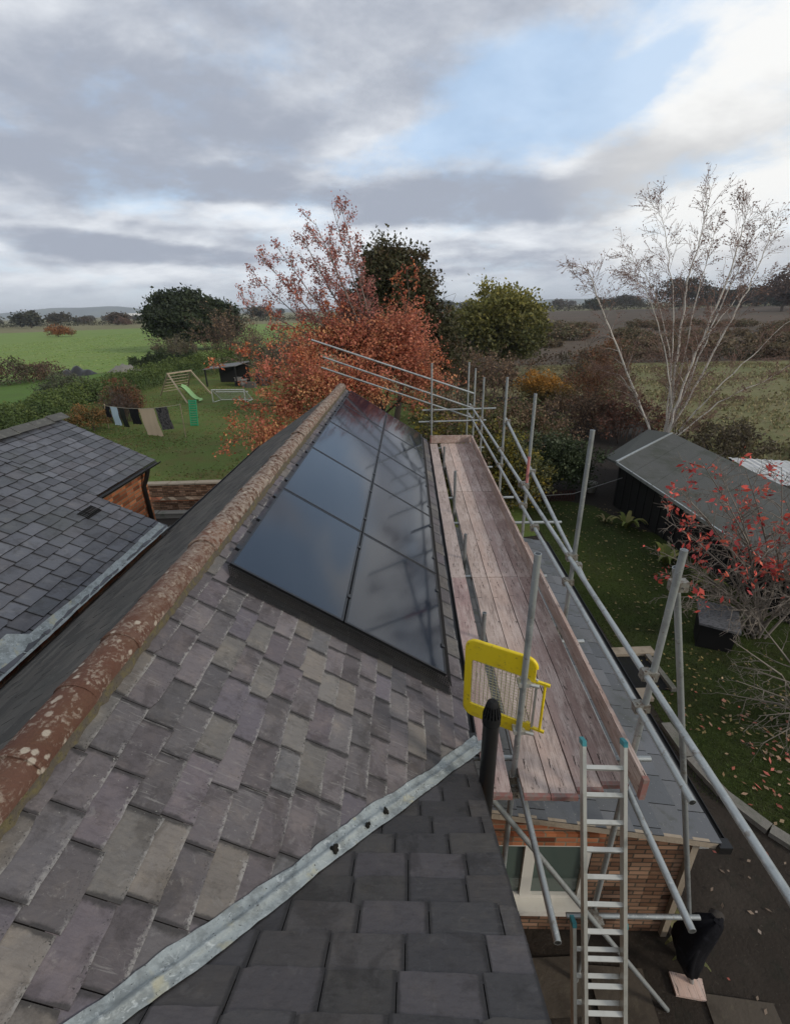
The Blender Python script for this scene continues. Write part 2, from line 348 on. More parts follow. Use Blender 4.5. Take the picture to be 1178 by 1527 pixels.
sl = bpy.data.lights.new('sun', 'SUN'); sl.energy = 1.9; sl.angle = R(12); sl.color = (1, .92, .80)
so = bpy.data.objects.new('sun', sl); COL.objects.link(so); so.location = (40, -20, 40)
sd = Vector((math.sin(SUN_AZ) * math.cos(SUN_EL), math.cos(SUN_AZ) * math.cos(SUN_EL), math.sin(SUN_EL)))
so.rotation_euler = (-sd).to_track_quat('-Z', 'Y').to_euler()
vs = scene.view_settings; vs.view_transform = 'Standard'; vs.look = 'None'; vs.exposure = 0.2; vs.gamma = 1; vs.use_curve_mapping = False

# ------------------------------------------------------------------ ground, fields, paving
def sheet(name, pts, z, mat, seg=None):
    mb = MB(); P = np.array(pts, float)
    mb.add(np.c_[P, np.full(len(P), z)], np.arange(len(P))); return struct(mb.build(name, mat))
def grass(name, a, b, c, s=1., bump=.03):
    return material(name, a, .95, spec=.1, layers=((.05 * s, .4, .65, b, .7), (.7 * s, .42, .68, c, .6), (4 * s, .5, .7, b, .5), (22 * s, .52, .68, (a[0] * .45, a[1] * .5, a[2] * .45), .7)), bump=(30 * s, bump))
G_base = grass('pale_field', (.17, .155, .085), (.13, .14, .06), (.22, .19, .11), .2)
G_field = grass('pasture', (.155, .22, .062), (.125, .20, .05), (.20, .235, .085), .3)
G_lawn = grass('lawn_grass', (.085, .12, .032), (.11, .145, .038), (.125, .10, .04), 1.)
G_near = grass('mossy_lawn', (.034, .048, .014), (.05, .066, .014), (.035, .033, .016), 2.)
G_nb = grass('neighbour_grass', (.085, .145, .035), (.105, .155, .036), (.075, .11, .035), .6)
G_mead = grass('rough_meadow', (.15, .145, .07), (.10, .115, .045), (.20, .165, .095), .8)
G_plough = grass('ploughed_soil', (.095, .072, .055), (.055, .046, .034), (.13, .10, .07), .35)
M['yard'] = material('mossy_paving', (.024, .018, .013), .85, spec=.25, layers=((.9, .45, .7, (.045, .036, .028), .7), (5, .5, .7, (.016, .015, .01), .7), (35, .62, .7, (.075, .065, .05), .5)), bump=(18, .02))
M['flag'] = material('stained_flagstone', (.075, .062, .048), .85, spec=.2, layers=((2, .45, .7, (.04, .032, .024), .8), (12, .55, .7, (.10, .085, .06), .5)), bump=(20, .01))
M['soil'] = material('dark_soil', (.018, .014, .011), .95, layers=((9, .5, .7, (.035, .026, .02), .7),), bump=(30, .03))
mb = MB(); mb.add([[-9600, -1000, 0], [9600, -1000, 0], [9600, 9000, 0], [-9600, 9000, 0]], [0, 1, 2, 3]); struct(mb.build('ground', G_base))
sheet('pasture_field', [(-44, 60), (-130, 40), (-420, 180), (-270, 232), (-150, 296), (-60, 330), (-35, 200), (-30, 90)], .004, G_field)
sheet('neighbour_lawn', [(-26, 12), (-60, 12), (-60, 50), (-44, 61), (-30, 78), (-24, 72)], .008, G_nb)
sheet('garden_lawn', [(-27, 12), (-5, 12), (4.2, 14), (4.5, 36), (-6, 52), (-16, 72), (-26, 70), (-29, 53), (-28, 38)], .012, G_lawn)
sheet('garden_ground', [(3.2, 2.5), (22, 2.5), (22, 20), (15, 40), (4.2, 40)], .008, M['soil'])
sheet('side_lawn', [(4.45, 5.0), (5.3, 4.3), (12, 3.6), (12, 13), (7.6, 14.2), (6.9, 16.4), (5.2, 17.4), (4.3, 17.2)], .014, G_near)
sheet('meadow', [(14.5, 20), (120, 10), (160, 62), (70, 60), (24, 62), (15, 50)], .010, G_mead)
sheet('ploughed_field', [(4, 62), (24, 62.2), (70, 60.2), (240, 64), (520, 520), (40, 560), (6, 200)], .006, G_plough)
sheet('yard', [(.2, -6), (9, -6), (9, 3.4), (5.6, 3.9), (5.0, 4.6), (4.55, 5.4), (4.3, 12.5), (.2, 12.5)], .018, M['yard'])

# hills on the horizon
rng = np.random.default_rng(5)
mb = MB(); xs = np.linspace(-9500, 7000, 140); hh = 62 + 26 * np.sin(xs / 900) + 14 * np.sin(xs / 330 + 1) + 8 * np.sin(xs / 140 + 2); hh *= np.interp(xs, [-9500, -2600, -1200, 600, 7000], [1.0, 1.25, 1.0, .65, .8])
rows = [np.c_[xs, np.full(140, 5200.), np.full(140, -1.)], np.c_[xs, np.full(140, 5700.), hh * .7], np.c_[xs, np.full(140, 6200.), hh], np.c_[xs, np.full(140, 7400.), np.full(140, -1.)]]
k = np.arange(139)
mb.add(np.concatenate(rows), np.concatenate([np.stack([r * 140 + k, r * 140 + k + 1, (r + 1) * 140 + k + 1, (r + 1) * 140 + k], 1) for r in range(3)]), smooth=True)
struct(mb.build('hills', material('hill_woods', (.055, .075, .06), .95, spec=.05, layers=((.004, .45, .6, (.10, .12, .07), .7), (.02, .5, .7, (.035, .05, .045), .6)))))

# the damp air that pales the far fields and hills
hm = bpy.data.materials.new('haze'); hm.use_nodes = True; ht = NT(hm.node_tree); ht.N.clear()
ho = ht.n('ShaderNodeOutputMaterial'); hv = ht.n('ShaderNodeVolumePrincipled', {'Color': (.80, .86, .95, 1), 'Density': .00013, 'Anisotropy': .1}); ht.L.new(hv.outputs[0], ho.inputs['Volume'])
mb = MB(); mb.box((0, 4000, 64.5), (19700, 10400, 131)); tag(mb.build('haze', hm), None, None, None, 'stuff')

# ------------------------------------------------------------------ roofs
def slates(mb, O, U, W, N, u0, u1, w0, w1, gauge, width, rng, palette, jit=1., gap=.005, thick=.004, edge=.35):
    O, U, W, N = [np.array(q, float) for q in (O, U, W, N)]
    nc = int(round((u1 - u0) / gauge)); g = (u1 - u0) / nc
    for c in range(nc):
        a = u0 + c * g; b = a + g
        wpos = w0 - rng.uniform(0, width) - (width / 2 if c % 2 else 0)
        while wpos < w1:
            ww = width * rng.uniform(1 - .16 * jit, 1 + .16 * jit)
            l, r_ = max(wpos, w0), min(wpos + ww, w1); wpos += ww
            if r_ - l < .03: continue
            l += gap / 2; r_ -= gap / 2
            slip = rng.uniform(-.012, .012) * jit; tw = rng.normal(0, .004) * jit
            lo = .003 + rng.uniform(0, .001); hi = thick + .004 + rng.uniform(0, .003) * jit
            k = 6
            xs = np.linspace(l, r_, k); bb = b + slip + tw * (xs - l) / (r_ - l) * 2 + rng.normal(0, .0025 * jit, k)
            if rng.random() < .12 * jit: bb[0 if rng.random() < .5 else -1] -= rng.uniform(.01, .035)
            top = [O + U * (a - .05) + W * x + N * lo for x in (l, r_)]
            bot = [O + U * bb[i] + W * xs[i] + N * hi for i in range(k)]
            V = [top[0]] + bot + [top[1]]
            vv = np.r_[0, 1 - (np.max(bb) - bb) / g, 0]; uu = np.r_[0, np.linspace(0, 1, k), 1]
            tint = np.array(palette[rng.integers(len(palette))]) * rng.uniform(.82, 1.18)
            if np.dot(np.cross(V[1] - V[0], V[2] - V[0]), N) < 0: idx = list(range(k + 2))[::-1]
            else: idx = list(range(k + 2))
            mb.add(V, idx, tint, uv=np.c_[uu, vv][idx])
            low = [p - N * (hi - .001) for p in bot]
            ed = tint * edge  # butt faces tinted dark, painting in the shadow line under each course
            mb.add(bot + low, [[i, i + 1, k + i + 1, k + i] for i in range(k - 1)], ed)
            mb.add([top[0], bot[0], low[0], top[0] - N * lo], [0, 1, 2, 3], ed); mb.add([top[1], bot[-1], low[-1], top[1] - N * lo], [0, 1, 2, 3], ed)

T_ = R(33.33); sT, cT = math.sin(T_), math.cos(T_)
AX, AZ = -1.83, 5.092                     # apex line of the main roof
EV = .46; UL = (EV - AX) / cT             # slope length to the eave
house = thing('slate_roofed_house', 'brick house under the large weathered slate roof in the foreground with mossy terracotta ridge', 'house', (AX, 5.0, 0))
old = [tuple((np.array(c) * .8 + np.array((.118, .113, .112)) * .2) * .84 * (1, .97, 1.03)) for c in [(.125, .118, .112), (.105, .10, .098), (.15, .135, .13), (.088, .084, .08), (.165, .158, .135), (.125, .108, .112), (.112, .112, .106), (.14, .125, .122), (.175, .16, .13), (.1, .088, .086), (.13, .118, .128), (.115, .105, .1), (.11, .102, .098)]]
rng = np.random.default_rng(11)
mb = MB(); slates(mb, (AX, 0, AZ), (cT, 0, -sT), (0, 1, 0), (sT, 0, cT), .05, UL + .03, -1.2, 12.95, .158, .325, rng, old)
rs = mb.build('roof_slope', M['slate'], house)
V1 = np.array([.444, 2.767, 3.596]); V2 = np.array([-1.130, .795, 4.631]); VD = V1 - V2; vh = VD[:2] / np.linalg.norm(VD[:2])
cut(rs, V1, (vh[1], -vh[0], 0))
mb = MB(); slates(mb, (AX, 0, AZ), (-cT, 0, -sT), (0, 1, 0), (-sT, 0, cT), .05, 2.87, -1.2, 12.95, .16, .30, rng, [(.075, .07, .062), (.062, .058, .052), (.088, .08, .07)])
mb.build('roof_slope', M['slate_far'], house)
mb = MB()                                   # boarding under the slates
mb.add([(AX, 12.93, AZ - .015), (EV - .01, 12.93, AZ - .015 - (EV - .01 - AX) * sT / cT), (EV - .01, 2.83, AZ - .015 - (EV - .01 - AX) * sT / cT), (AX, -.0, AZ - .015)], [0, 1, 2, 3])
mb.add([(AX, 12.93, AZ - .015), (AX - 2.39, 12.93, AZ - .015 - 2.39 * sT / cT), (AX - 2.39, -1.2, AZ - .015 - 2.39 * sT / cT), (AX, -1.2, AZ - .015)], [0, 1, 2, 3])
# wing: its slope falls away from the camera and meets the main slope at the lead valley
WS = .5246; wa = math.atan(WS); wU = np.array([0, math.cos(wa), -math.sin(wa)]); wN = np.array([0, math.sin(wa), math.cos(wa)])
WO = np.array([0, 0, V1[2] + V1[1] * WS])
mb.add([WO + [.455, 0, -.015], WO + [.455, 0, -.015] + wU * 3.12, WO + [-1.9, 0, -.015] + wU * .0], [0, 1, 2]); 
mb.add([WO + [.455, 0, -.015], WO + [-1.9, 0, -.015], WO + [-1.9, -2.8, -1.55], WO + [.455, -2.8, -1.55]], [0, 1, 2, 3])
mb.build('roof_deck', M['deck'], house)
wing = [tuple(np.array(c) * .74) for c in [(.088, .082, .084), (.078, .073, .074), (.1, .09, .092), (.07, .066, .066), (.092, .083, .079), (.085, .078, .072)]]
mb = MB(); slates(mb, WO, wU, (1, 0, 0), wN, .04, 3.13, -2.0, .486, .186, .315, rng, wing, .75)
rs = mb.build('roof_slope', M['slate_wing'], house); cut(rs, V1, (-vh[1], vh[0], 0))
mb = MB(); slates(mb, WO, (0, -math.cos(wa), -math.sin(wa)), (1, 0, 0), (0, -math.sin(wa), math.cos(wa)), .04, 3.2, -2.0, .467, .2, .33, rng, wing, .75)
mb.build('roof_slope', M['slate_wing'], house)
# lead valley: two dressed wings over a raised roll, ragged edges
mb = MB(); n = 90; s_ = np.linspace(-.12, 1.30, n); prof = [(-.070, .018), (-.05, .026), (-.020, .03), (-.009, .046), (.006, .048), (.015, .030), (.04, .026), (.058, .018)]
perp = np.array([-vh[1], vh[0], 0.]) * -1   # towards the wing
V = []
mainN = np.array([sT, 0, cT])
ew = [.0 for _ in range(n)]
for i, q in enumerate(s_):
    P = V2 + VD * (q * 1.0) if q <= 1 else V2 + VD * q
    P = V1 - VD * q
    for j, (o_, h_) in enumerate(prof):
        oo = o_ * (1 + (.10 * math.sin(i * .23 + j) + .06 * math.sin(i * .61 + 2 * j) + rng.uniform(-.035, .035) if j in (0, 7) else .03 * math.sin(i * .2 + j))) + .006 * math.sin(i * .13)
        X = P[0] + perp[0] * oo; Y = P[1] + perp[1] * oo
        zz_ = (AZ - (X - AX) * sT / cT) if oo < 0 else (WO[2] - Y * WS)
        V.append((X, Y, zz_ + h_ + rng.normal(0, .0014)))
m_ = len(prof); F = [[i * m_ + j, (i + 1) * m_ + j, (i + 1) * m_ + j + 1, i * m_ + j + 1] for i in range(n - 1) for j in range(m_ - 1)]
mb.add(V, F, smooth=True)
lead = mb.build('lead_flashing', M['lead'], house)
for q, sz in ((.405, .02), (.47, .015), (.57, .024)):
    mb = MB(); c = V1 - VD * q + np.array([.01, .0, .05])
    for _ in range(16):
        d = rng.normal(size=3) * sz * .45; r0 = sz * rng.uniform(.35, .6)
        mb.tube([c + d - [0, 0, r0], c + d - [0, 0, r0 * .6], c + d, c + d + [0, 0, r0 * .6], c + d + [0, 0, r0]], [r0 * .3, r0 * .8, r0, r0 * .8, r0 * .2], 7)
    mb.build('moss_clump', M['moss'], lead)
# ridge tiles
yy = -.7; i = 0
while yy < 12.85:
    L = .43 if yy < 12.5 else 12.95 - yy
    mb = MB(); n = 11; rr = .097 + rng.uniform(-.004, .004); ang = np.linspace(R(-6), R(186), n); zc = 5.066 + .010 * math.sin(yy * .9) + rng.uniform(-.006, .006); xo = .012 * math.sin(yy * .7 + 1)
    st = [(-.01, 1.05), (.03, 1.06), (.05, 1.0), (L * .5, .98), (L - .005, .97)]
    V = []
    for dy, f_ in st:
        for a in ang: V.append((AX + xo + 1.22 * rr * f_ * math.cos(a) + rng.normal(0, .0015), yy + dy, zc + rr * f_ * math.sin(a) + .03))
    inner = [(AX + xo + 1.22 * rr * .9 * math.cos(a), yy - .01, zc + rr * .9 * math.sin(a) + .03) for a in ang]
    F = [[a * n + b, a * n + b + 1, (a + 1) * n + b + 1, (a + 1) * n + b] for a in range(4) for b in range(n - 1)]
    tn = np.array([(1, 1, 1), (.8, .78, .76), (1.15, 1.0, .9), (.92, .85, .82)][rng.integers(4)])
    mb.add(V, F, tn, True); mb.add(V[:n] + inner, [[b, b + 1, n + b + 1, n + b] for b in range(n - 1)], tn * .7)
    mb.build('ridge_tile', M['ridge'], house); yy += L; i += 1
mb = MB(); n = 300; ys = np.linspace(-.7, 12.9, n)
for sd_ in (1, -1):
    V = []
    for y in ys:
        e = .118 + rng.uniform(-.005, .010); 
        for q, hgt in ((.09, .075), (.108, .06), (e, .012)):
            x = AX + sd_ * (q + rng.uniform(-.004, .004)); V.append((x, y, AZ - abs(x - AX) * sT / cT + hgt))
    mb.add(V, [[a * 3 + b, a * 3 + b + 1, (a + 1) * 3 + b + 1, (a + 1) * 3 + b] for a in range(n - 1) for b in range(2)], smooth=True)
mb.build('ridge_mortar', M['mortar'], house)
# gutters and walls
def gutter(mb, x, y0, y1, z, r=.055):
    n = 9; ang = np.linspace(R(180), R(360), n); V = []
    for y in (y0, y1):
        for a in ang: V.append((x + r * math.cos(a), y, z + r * math.sin(a)))
        for a in ang[::-1]: V.append((x + r * .86 * math.cos(a), y, z + r * .86 * math.sin(a)))
    k = 2 * n; mb.add(V, [[i, (i + 1) % k, k + (i + 1) % k, k + i] for i in range(k)]); mb.add(V[:k], np.arange(k)[::-1]); mb.add(V[k:], np.arange(k))
mb = MB(); gutter(mb, .505, 2.86, 12.9, 3.55, .042); mb.box((.505, 2.95, 3.50), (.085, .14, .12)); mb.tube([(.505, 2.95, 3.46), (.47, 2.95, 3.2), (.40, 2.95, 3.0), (.40, 2.95, 1.0)], .034, 10)
mb.build('gutter', M['black'], house)
mb = MB(); gutter(mb, AX - 2.44, 7.4, 12.95, 3.5, .05); mb.build('gutter', M['black'], house)
mb = MB(); e = .14
mb.box(((-4.0 + .33) / 2, 12.73, 1.75), (4.33, .22, 3.5)); mb.box((.22, 7.85, 1.72), (.22, 9.98, 3.44)); mb.box((-3.9, 6.0, 1.7), (.22, 13.2, 3.4)); mb.box((.30, 0, 1.72), (.24, 5.6, 3.44))
mb.add([(-4.0, 12.84, 3.45), (.33, 12.84, 3.5), (AX, 12.84, AZ - .03)], [0, 1, 2]); 
mb.add([(.42, 2.8, 3.4), (.42, -2.8, 3.4), (.42, 0, WO[2] - .03)], [0, 1, 2])
mb.build('wall', M['brick_dark'], house)
# a few slipped offcuts / scraped marks are part of the slates; lead apron and stack on the left valley
vg = thing('valley_gutter', 'pale lead lined gutter with ragged edges between the two slate roofs on the left', 'gutter', (-4.25, 3, 3.6))
mb = MB(); n = 80; ys = np.linspace(-1, 7.25, n); V = []
for y in ys:
    wv = .075 + .012 * math.sin(y * 2) + rng.uniform(-.006, .006)
    wl = wv + (.16 if 3.1 < y < 4.15 else .0) + (.2 if y < 2.9 else 0)
    for x, z in ((-4.20 + wv * .6, 3.585 + .06), (-4.21, 3.605), (-4.26, 3.628), (-4.26 - wl, 3.652 + wl * .5)):
        V.append((x + rng.uniform(-.006, .006), y, z + rng.uniform(-.004, .004) + .012))
mb.add(V, [[a * 4 + b, a * 4 + b + 1, (a + 1) * 4 + b + 1, (a + 1) * 4 + b] for a in range(n - 1) for b in range(3)], smooth=True)
mb.build('lead_lining', M['lead'], vg)

# ------------------------------------------------------------------ left outbuilding
LP = R(27); lt = math.tan(LP); lc, ls = math.cos(LP), math.sin(LP)
LX, LZ = -7.2, 5.12
ob = thing('brick_outbuilding', 'orange brick outbuilding with dark blue slate roof left of the main ridge', 'outbuilding', (-7.2, 4, 0))
blue = [tuple(np.array(c) * .82 * (.95, 1, 1.08)) for c in [(.098, .098, .106), (.085, .085, .093), (.112, .112, .12), (.078, .08, .085), (.098, .093, .098)]]
mb = MB(); slates(mb, (LX, 0, LZ), (lc, 0, -ls), (0, 1, 0), (ls, 0, lc), .06, (-4.24 - LX) / lc, -2, 7.3, .205, .31, rng, blue, .7, .010, .015, .08)
slates(mb, (LX, 0, LZ), (lc, 0, -ls), (0, 1, 0), (ls, 0, lc), .06, (-5.36 - LX) / lc, 7.3, 9.36, .185, .30, rng, blue, .5, .005, .013, .08)
mb.build('roof_slope', M['slate_left'], ob)
mb = MB(); slates(mb, (LX, 0, LZ), (-lc, 0, -ls), (0, 1, 0), (-ls, 0, lc), .06, 2.4, -2, 9.36, .2, .3, rng, blue, .5); mb.build('roof_slope', M['slate_left'], ob)
mb = MB(); d_ = .014
zz_ = lambda x: LZ - (x - LX) * lt - d_
mb.add([(LX, -2, zz_(LX)), (-4.25, -2, zz_(-4.25)), (-4.25, 7.28, zz_(-4.25)), (LX, 7.28, zz_(LX))], [0, 1, 2, 3])
mb.add([(LX, 7.28, zz_(LX)), (-5.37, 7.28, zz_(-5.37)), (-5.37, 9.34, zz_(-5.37)), (LX, 9.34, zz_(LX))], [0, 1, 2, 3])
mb.build('roof_deck', M['deck'], ob)
yy = -1.5
while yy < 9.3:
    mb = MB(); L = .46; a = rng.uniform(-.01, .01)
    for s_ in (1, -1):
        mb.add([(LX, yy, LZ + .085 + a), (LX + s_ * .16, yy, LZ - .02 + a), (LX + s_ * .16, yy + L - .012, LZ - .03 + a), (LX, yy + L - .012, LZ + .075 + a)], [0, 1, 2, 3])
        mb.add([(LX, yy, LZ + .085 + a), (LX + s_ * .16, yy, LZ - .02 + a), (LX + s_ * .16, yy, LZ - .06 + a), (LX, yy, LZ + .03 + a)], [0, 1, 2, 3])
    mb.build('ridge_tile', material('grey_ridge', (.075, .075, .07), .85, layers=((9, .5, .7, (.14, .14, .12), .6),)) if 'gr' not in M else M['gr'], ob)
    if 'gr' not in M: M['gr'] = bpy.data.materials['grey_ridge']
    yy += L
mb = MB(); mb.box((-5.66, 8.22, 2.05), (.22, 1.9, 4.1)); mb.box((-7.2, 9.12, 2.05), (2.86, .22, 4.1)); mb.box((-8.7, 4, 2.05), (.22, 10, 4.1))
mb.box((-4.45, 2.6, 1.75), (.22, 9.2, 3.5)); mb.box((-5.05, 7.14, 1.85), (1.0, .2, 3.75))
mb.add([(-8.8, 9.231, 4.1), (-5.55, 9.231, 4.1), (LX, 9.231, LZ - .04)], [0, 1, 2]); mb.build('wall', M['brick'], ob)
mb = MB(); gutter(mb, -5.33, 7.36, 9.40, 4.16, .055); mb.build('gutter', M['black'], ob)
mb = MB(); mb.tube([(-5.33, 8.95, 4.12), (-5.42, 8.95, 3.9), (-5.50, 8.95, 3.75), (-5.50, 8.95, .1)], .042, 10); mb.build('downpipe', M['black'], ob)
mb = MB(); mb.add([(-5.26, 6.62, 4.148), (-5.08, 6.62, 4.05), (-5.08, 6.98, 4.05), (-5.26, 6.98, 4.148)], [0, 1, 2, 3]); 
for y in np.linspace(6.64, 6.96, 9): mb.beam((-5.25, y, 4.155), (-5.09, y, 4.07), .012, .014)
mb.build('vent_slate', M['black_soft'], ob)
o = thing('black_water_tank', 'black plastic tank standing at the brick outbuilding corner below the downpipe', 'water tank', (-5.25, 8.9, 0)); 
mb = MB(); V = []
for z, r in ((0, .30), (.1, .32), (1.5, .34), (2.35, .33), (2.45, .30), (2.5, .1)): V.append(z)
mb.tube([(-5.2, 8.75, z) for z in (0, .1, 1.5, 2.35, 2.45, 2.5)], [.24, .26, .28, .27, .24, .08], 20); mb.build('tank', M['black'], o)
mb = MB(); mb.tube([(-5.2, 8.75, 2.5), (-5.2, 8.75, 2.53)], [.16, .15], 16); mb.build('lid', M['black_soft'], o)

# terrace steps between the buildings and the lawn
def wall_thing(name, label, x0, x1, y, z0, z1, brick, cop, cat='wall', dy=0., cz=.06):
    o = thing(name, label, cat, ((x0 + x1) / 2, y, 0))
    mb = MB(); V = [(x0, y - .11, z0), (x1, y + dy - .11, z0), (x1, y + dy - .11, z1), (x0, y - .11, z1), (x0, y + .11, z0), (x1, y + dy + .11, z0), (x1, y + dy + .11, z1), (x0, y + .11, z1)]
    mb.add(V, [[0, 1, 2, 3], [5, 4, 7, 6], [0, 3, 7, 4], [1, 5, 6, 2], [3, 2, 6, 7]]); mb.build('brickwork', brick, o)
    mb = MB(); k = 6
    for i in range(k):
        f0, f1 = i / k, (i + 1) / k - .004
        a, b = x0 + (x1 - x0) * f0, x0 + (x1 - x0) * f1; ya, yb = y + dy * f0, y + dy * f1; j = rng.uniform(-.008, .008)
        V = [(a, ya - .16, z1 + .003), (b, yb - .16, z1 + .003), (b, yb + .16, z1 + .003), (a, ya + .16, z1 + .003)]; V += [(p[0], p[1], p[2] + cz + j) for p in V]
        mb.add(V, [[0, 1, 5, 4], [1, 2, 6, 5], [2, 3, 7, 6], [3, 0, 4, 7], [4, 5, 6, 7], [3, 2, 1, 0]])
    mb.build('coping', cop, o); return o
wall_thing('garden_wall', 'brick retaining wall with pale stone coping at the lawn edge', -11.5, -5.2, 16.9, 0, .92, M['brick_dark'], M['coping'], dy=.3)
wall_thing('terrace_wall', 'low brick terrace wall with red brick coping in front of the retaining wall', -11.5, -5.2, 16.15, 0, .55, M['brick_dark'], M['brick'], dy=.25)
wall_thing('stone_step', 'lowest grey step of the dark passage below the terrace wall', -11.5, -5.2, 15.75, 0, .2, M['stone'], M['stone'], 'step', .2, .04)
sheet('passage', [(-12, 6), (-4.05, 6), (-4.05, 16.1), (-12, 15.8)], .02, M['soil'])
for i in range(9):
    x = -11.0 + i * .68; mb = MB(); n = 8; r = .3 * rng.uniform(.7, 1.25); zc = .85; y = 18.0 + rng.uniform(-.3, .5) + .03 * i
    V = []; 
    for a in range(5):
        ph = -1.1 + a * .62
        for b in range(n): V.append((x + r * 1.3 * math.cos(ph) * math.cos(b * 2 * math.pi / n) * rng.uniform(.85, 1.1), y + r * math.cos(ph) * math.sin(b * 2 * math.pi / n) * rng.uniform(.85, 1.1), max(0.0, .25 + r * .75 * math.sin(ph))))
    mb.add(V, [[a * n + b, a * n + (b + 1) % n, (a + 1) * n + (b + 1) % n, (a + 1) * n + b] for a in range(4) for b in range(n)], smooth=True); mb.add(V[-n:], np.arange(n))
    tag(mb.build('rockery_stone', M['stone'], None, (x, y, 0)), 'grey mossy stone in the rockery row behind the brick retaining wall', 'stone', 'rockery stones above the retaining wall')

# ------------------------------------------------------------------ lean-to on the right of the house
lean = thing('lean_to', 'low brick lean-to with grey tiled roof and white window under the scaffold platform', 'lean-to', (1.7, 6.4, 0))
la = math.atan2(.50, 2.66); O_ = np.array([.44, 0, 2.42])
mb = MB(); slates(mb, O_, (math.cos(la), 0, -math.sin(la)), (0, 1, 0), (math.sin(la), 0, math.cos(la)), 0, 2.72, 3.10, 9.85, .30, .345, rng, [(.105, .11, .118), (.098, .104, .112), (.112, .115, .12)], .25, .009, .012)
mb.build('roof', material('interlocking_tile', (1, 1, 1), .6, True, .35, layers=((1.2, .46, .66, (.07, .074, .072), .7), (4, .55, .7, (.055, .06, .045), .6), (9, .6, .72, (.16, .165, .155), .5), (50, .66, .71, (.32, .33, .30), .8)), bump=(40, .003)), lean)
mb = MB(); mb.add([(.44, 3.11, 2.40), (3.10, 3.11, 1.90), (3.10, 9.84, 1.90), (.44, 9.84, 2.40)], [0, 1, 2, 3]); mb.build('roof_deck', M['deck'], lean)
mb = MB(); gutter(mb, 3.15, 3.08, 9.9, 1.90, .05); mb.box((3.15, 3.12, 1.86), (.13, .1, .1)); mb.build('gutter', M['black'], lean)
def roofz(x): return 2.42 - (x - .44) * .188 - .03
mb = MB(); yf = 3.25
for (x0, x1, z0, z1) in ((.42, .60, 0, None), (.60, 1.93, 0, .64), (.60, 1.93, 1.66, None), (1.93, 2.92, 0, None)):
    za, zb = (z1, z1) if z1 else (roofz(x0), roofz(x1))
    V = [(x0, yf, z0), (x1, yf, z0), (x1, yf, zb), (x0, yf, za), (x0, yf + .22, z0), (x1, yf + .22, z0), (x1, yf + .22, zb), (x0, yf + .22, za)]
    mb.add(V, [[0, 1, 2, 3], [5, 4, 7, 6], [4, 0, 3, 7], [1, 5, 6, 2], [3, 2, 6, 7]])
mb.add([(2.92, yf, 0), (2.92, 9.7, 0), (2.92, 9.7, roofz(2.92)), (2.92, yf, roofz(2.92))], [0, 1, 2, 3]); mb.add([(2.92, 9.7, 0), (.42, 9.7, 0), (.42, 9.7, roofz(.42)), (2.92, 9.7, roofz(2.92))], [0, 1, 2, 3])
mb.build('wall', M['brick_dark'], lean)
mb = MB()   # projecting brick string course and soldier lintel
mb.box((1.0, yf - .018, 2.0), (1.2, .036, .07)); mb.box((1.27, yf - .012, 1.76), (1.5, .024, .2)); mb.build('brick_course', M['brick'], lean)
mb = MB(); mb.beam((.45, 3.12, 2.385), (3.08, 3.12, 1.89), .03, .09); mb.build('verge_board', M['coping'], lean)
mb = MB(); mb.box((3.02, 3.2, 1.78), (.10, .06, .09)); mb.build('fascia_end', M['white'], lean)
mb = MB(); mb.beam((2.955, 3.22, 0), (2.955, 3.22, 1.86), .07, .05, (0, 1, 0)); mb.tube([(3.0, 3.3, 0), (3.0, 3.3, 1.8)], .035, 8); mb.build('corner_post', M['coping'], lean)
win = MB(); x0, x1, z0, z1 = .605, 1.925, .645, 1.655; xm = 1.265
for a, b in ((x0, xm), (xm, x1)):
    for (c, s_) in (((a + .03, 3.29, (z0 + z1) / 2), (.06, .07, z1 - z0)), ((b - .03, 3.29, (z0 + z1) / 2), (.06, .07, z1 - z0)), (((a + b) / 2, 3.29, z1 - .03), (b - a - .12, .066, .06)), (((a + b) / 2, 3.29, z0 + .03), (b - a - .12, .066, .06))): win.box(c, s_)
wf = win.build('window', M['white'], lean)
for a, b in ((x0, xm), (xm, x1)):
    mb = MB(); mb.box(((a + b) / 2, 3.30, (z0 + z1) / 2), (b - a - .13, .012, z1 - z0 - .13)); mb.build('pane', M['pane'], wf)
mb = MB(); mb.box((1.265, 3.20, .60), (1.42, .16, .085)); mb.build('sill', M['white'], wf)

# ------------------------------------------------------------------ vent pipe beside the verge
vp = thing('vent_pipe', 'black plastic vent pipe with slotted cap rising beside the roof verge', 'pipe', (.53, 2.37, 0))
mb = MB(); mb.tube([(.53, 2.37, .0), (.53, 2.37, 4.46)], .056, 20); mb.build('pipe', M['black'], vp)
mb = MB()
mb.tube([(.53, 2.37, 4.40), (.53, 2.37, 4.47)], .062, 20)
for i in range(16):
    a = i * 2 * math.pi / 16; mb.beam((.53 + .056 * math.cos(a), 2.37 + .056 * math.sin(a), 4.47), (.53 + .036 * math.cos(a), 2.37 + .036 * math.sin(a), 4.56), .009, .012, (math.cos(a), math.sin(a), .2))
mb.tube([(.53, 2.37, 4.555), (.53, 2.37, 4.575), (.53, 2.37, 4.59)], [.042, .038, .02], 16); mb.tube([(.53, 2.37, 4.45), (.53, 2.37, 4.55)], .028, 10)
mb.build('cap', M['black_soft'], vp)
mb = MB(); mb.box((.475, 2.37, 3.2), (.10, .12, .05)); mb.build('pipe_bracket', M['black'], vp)

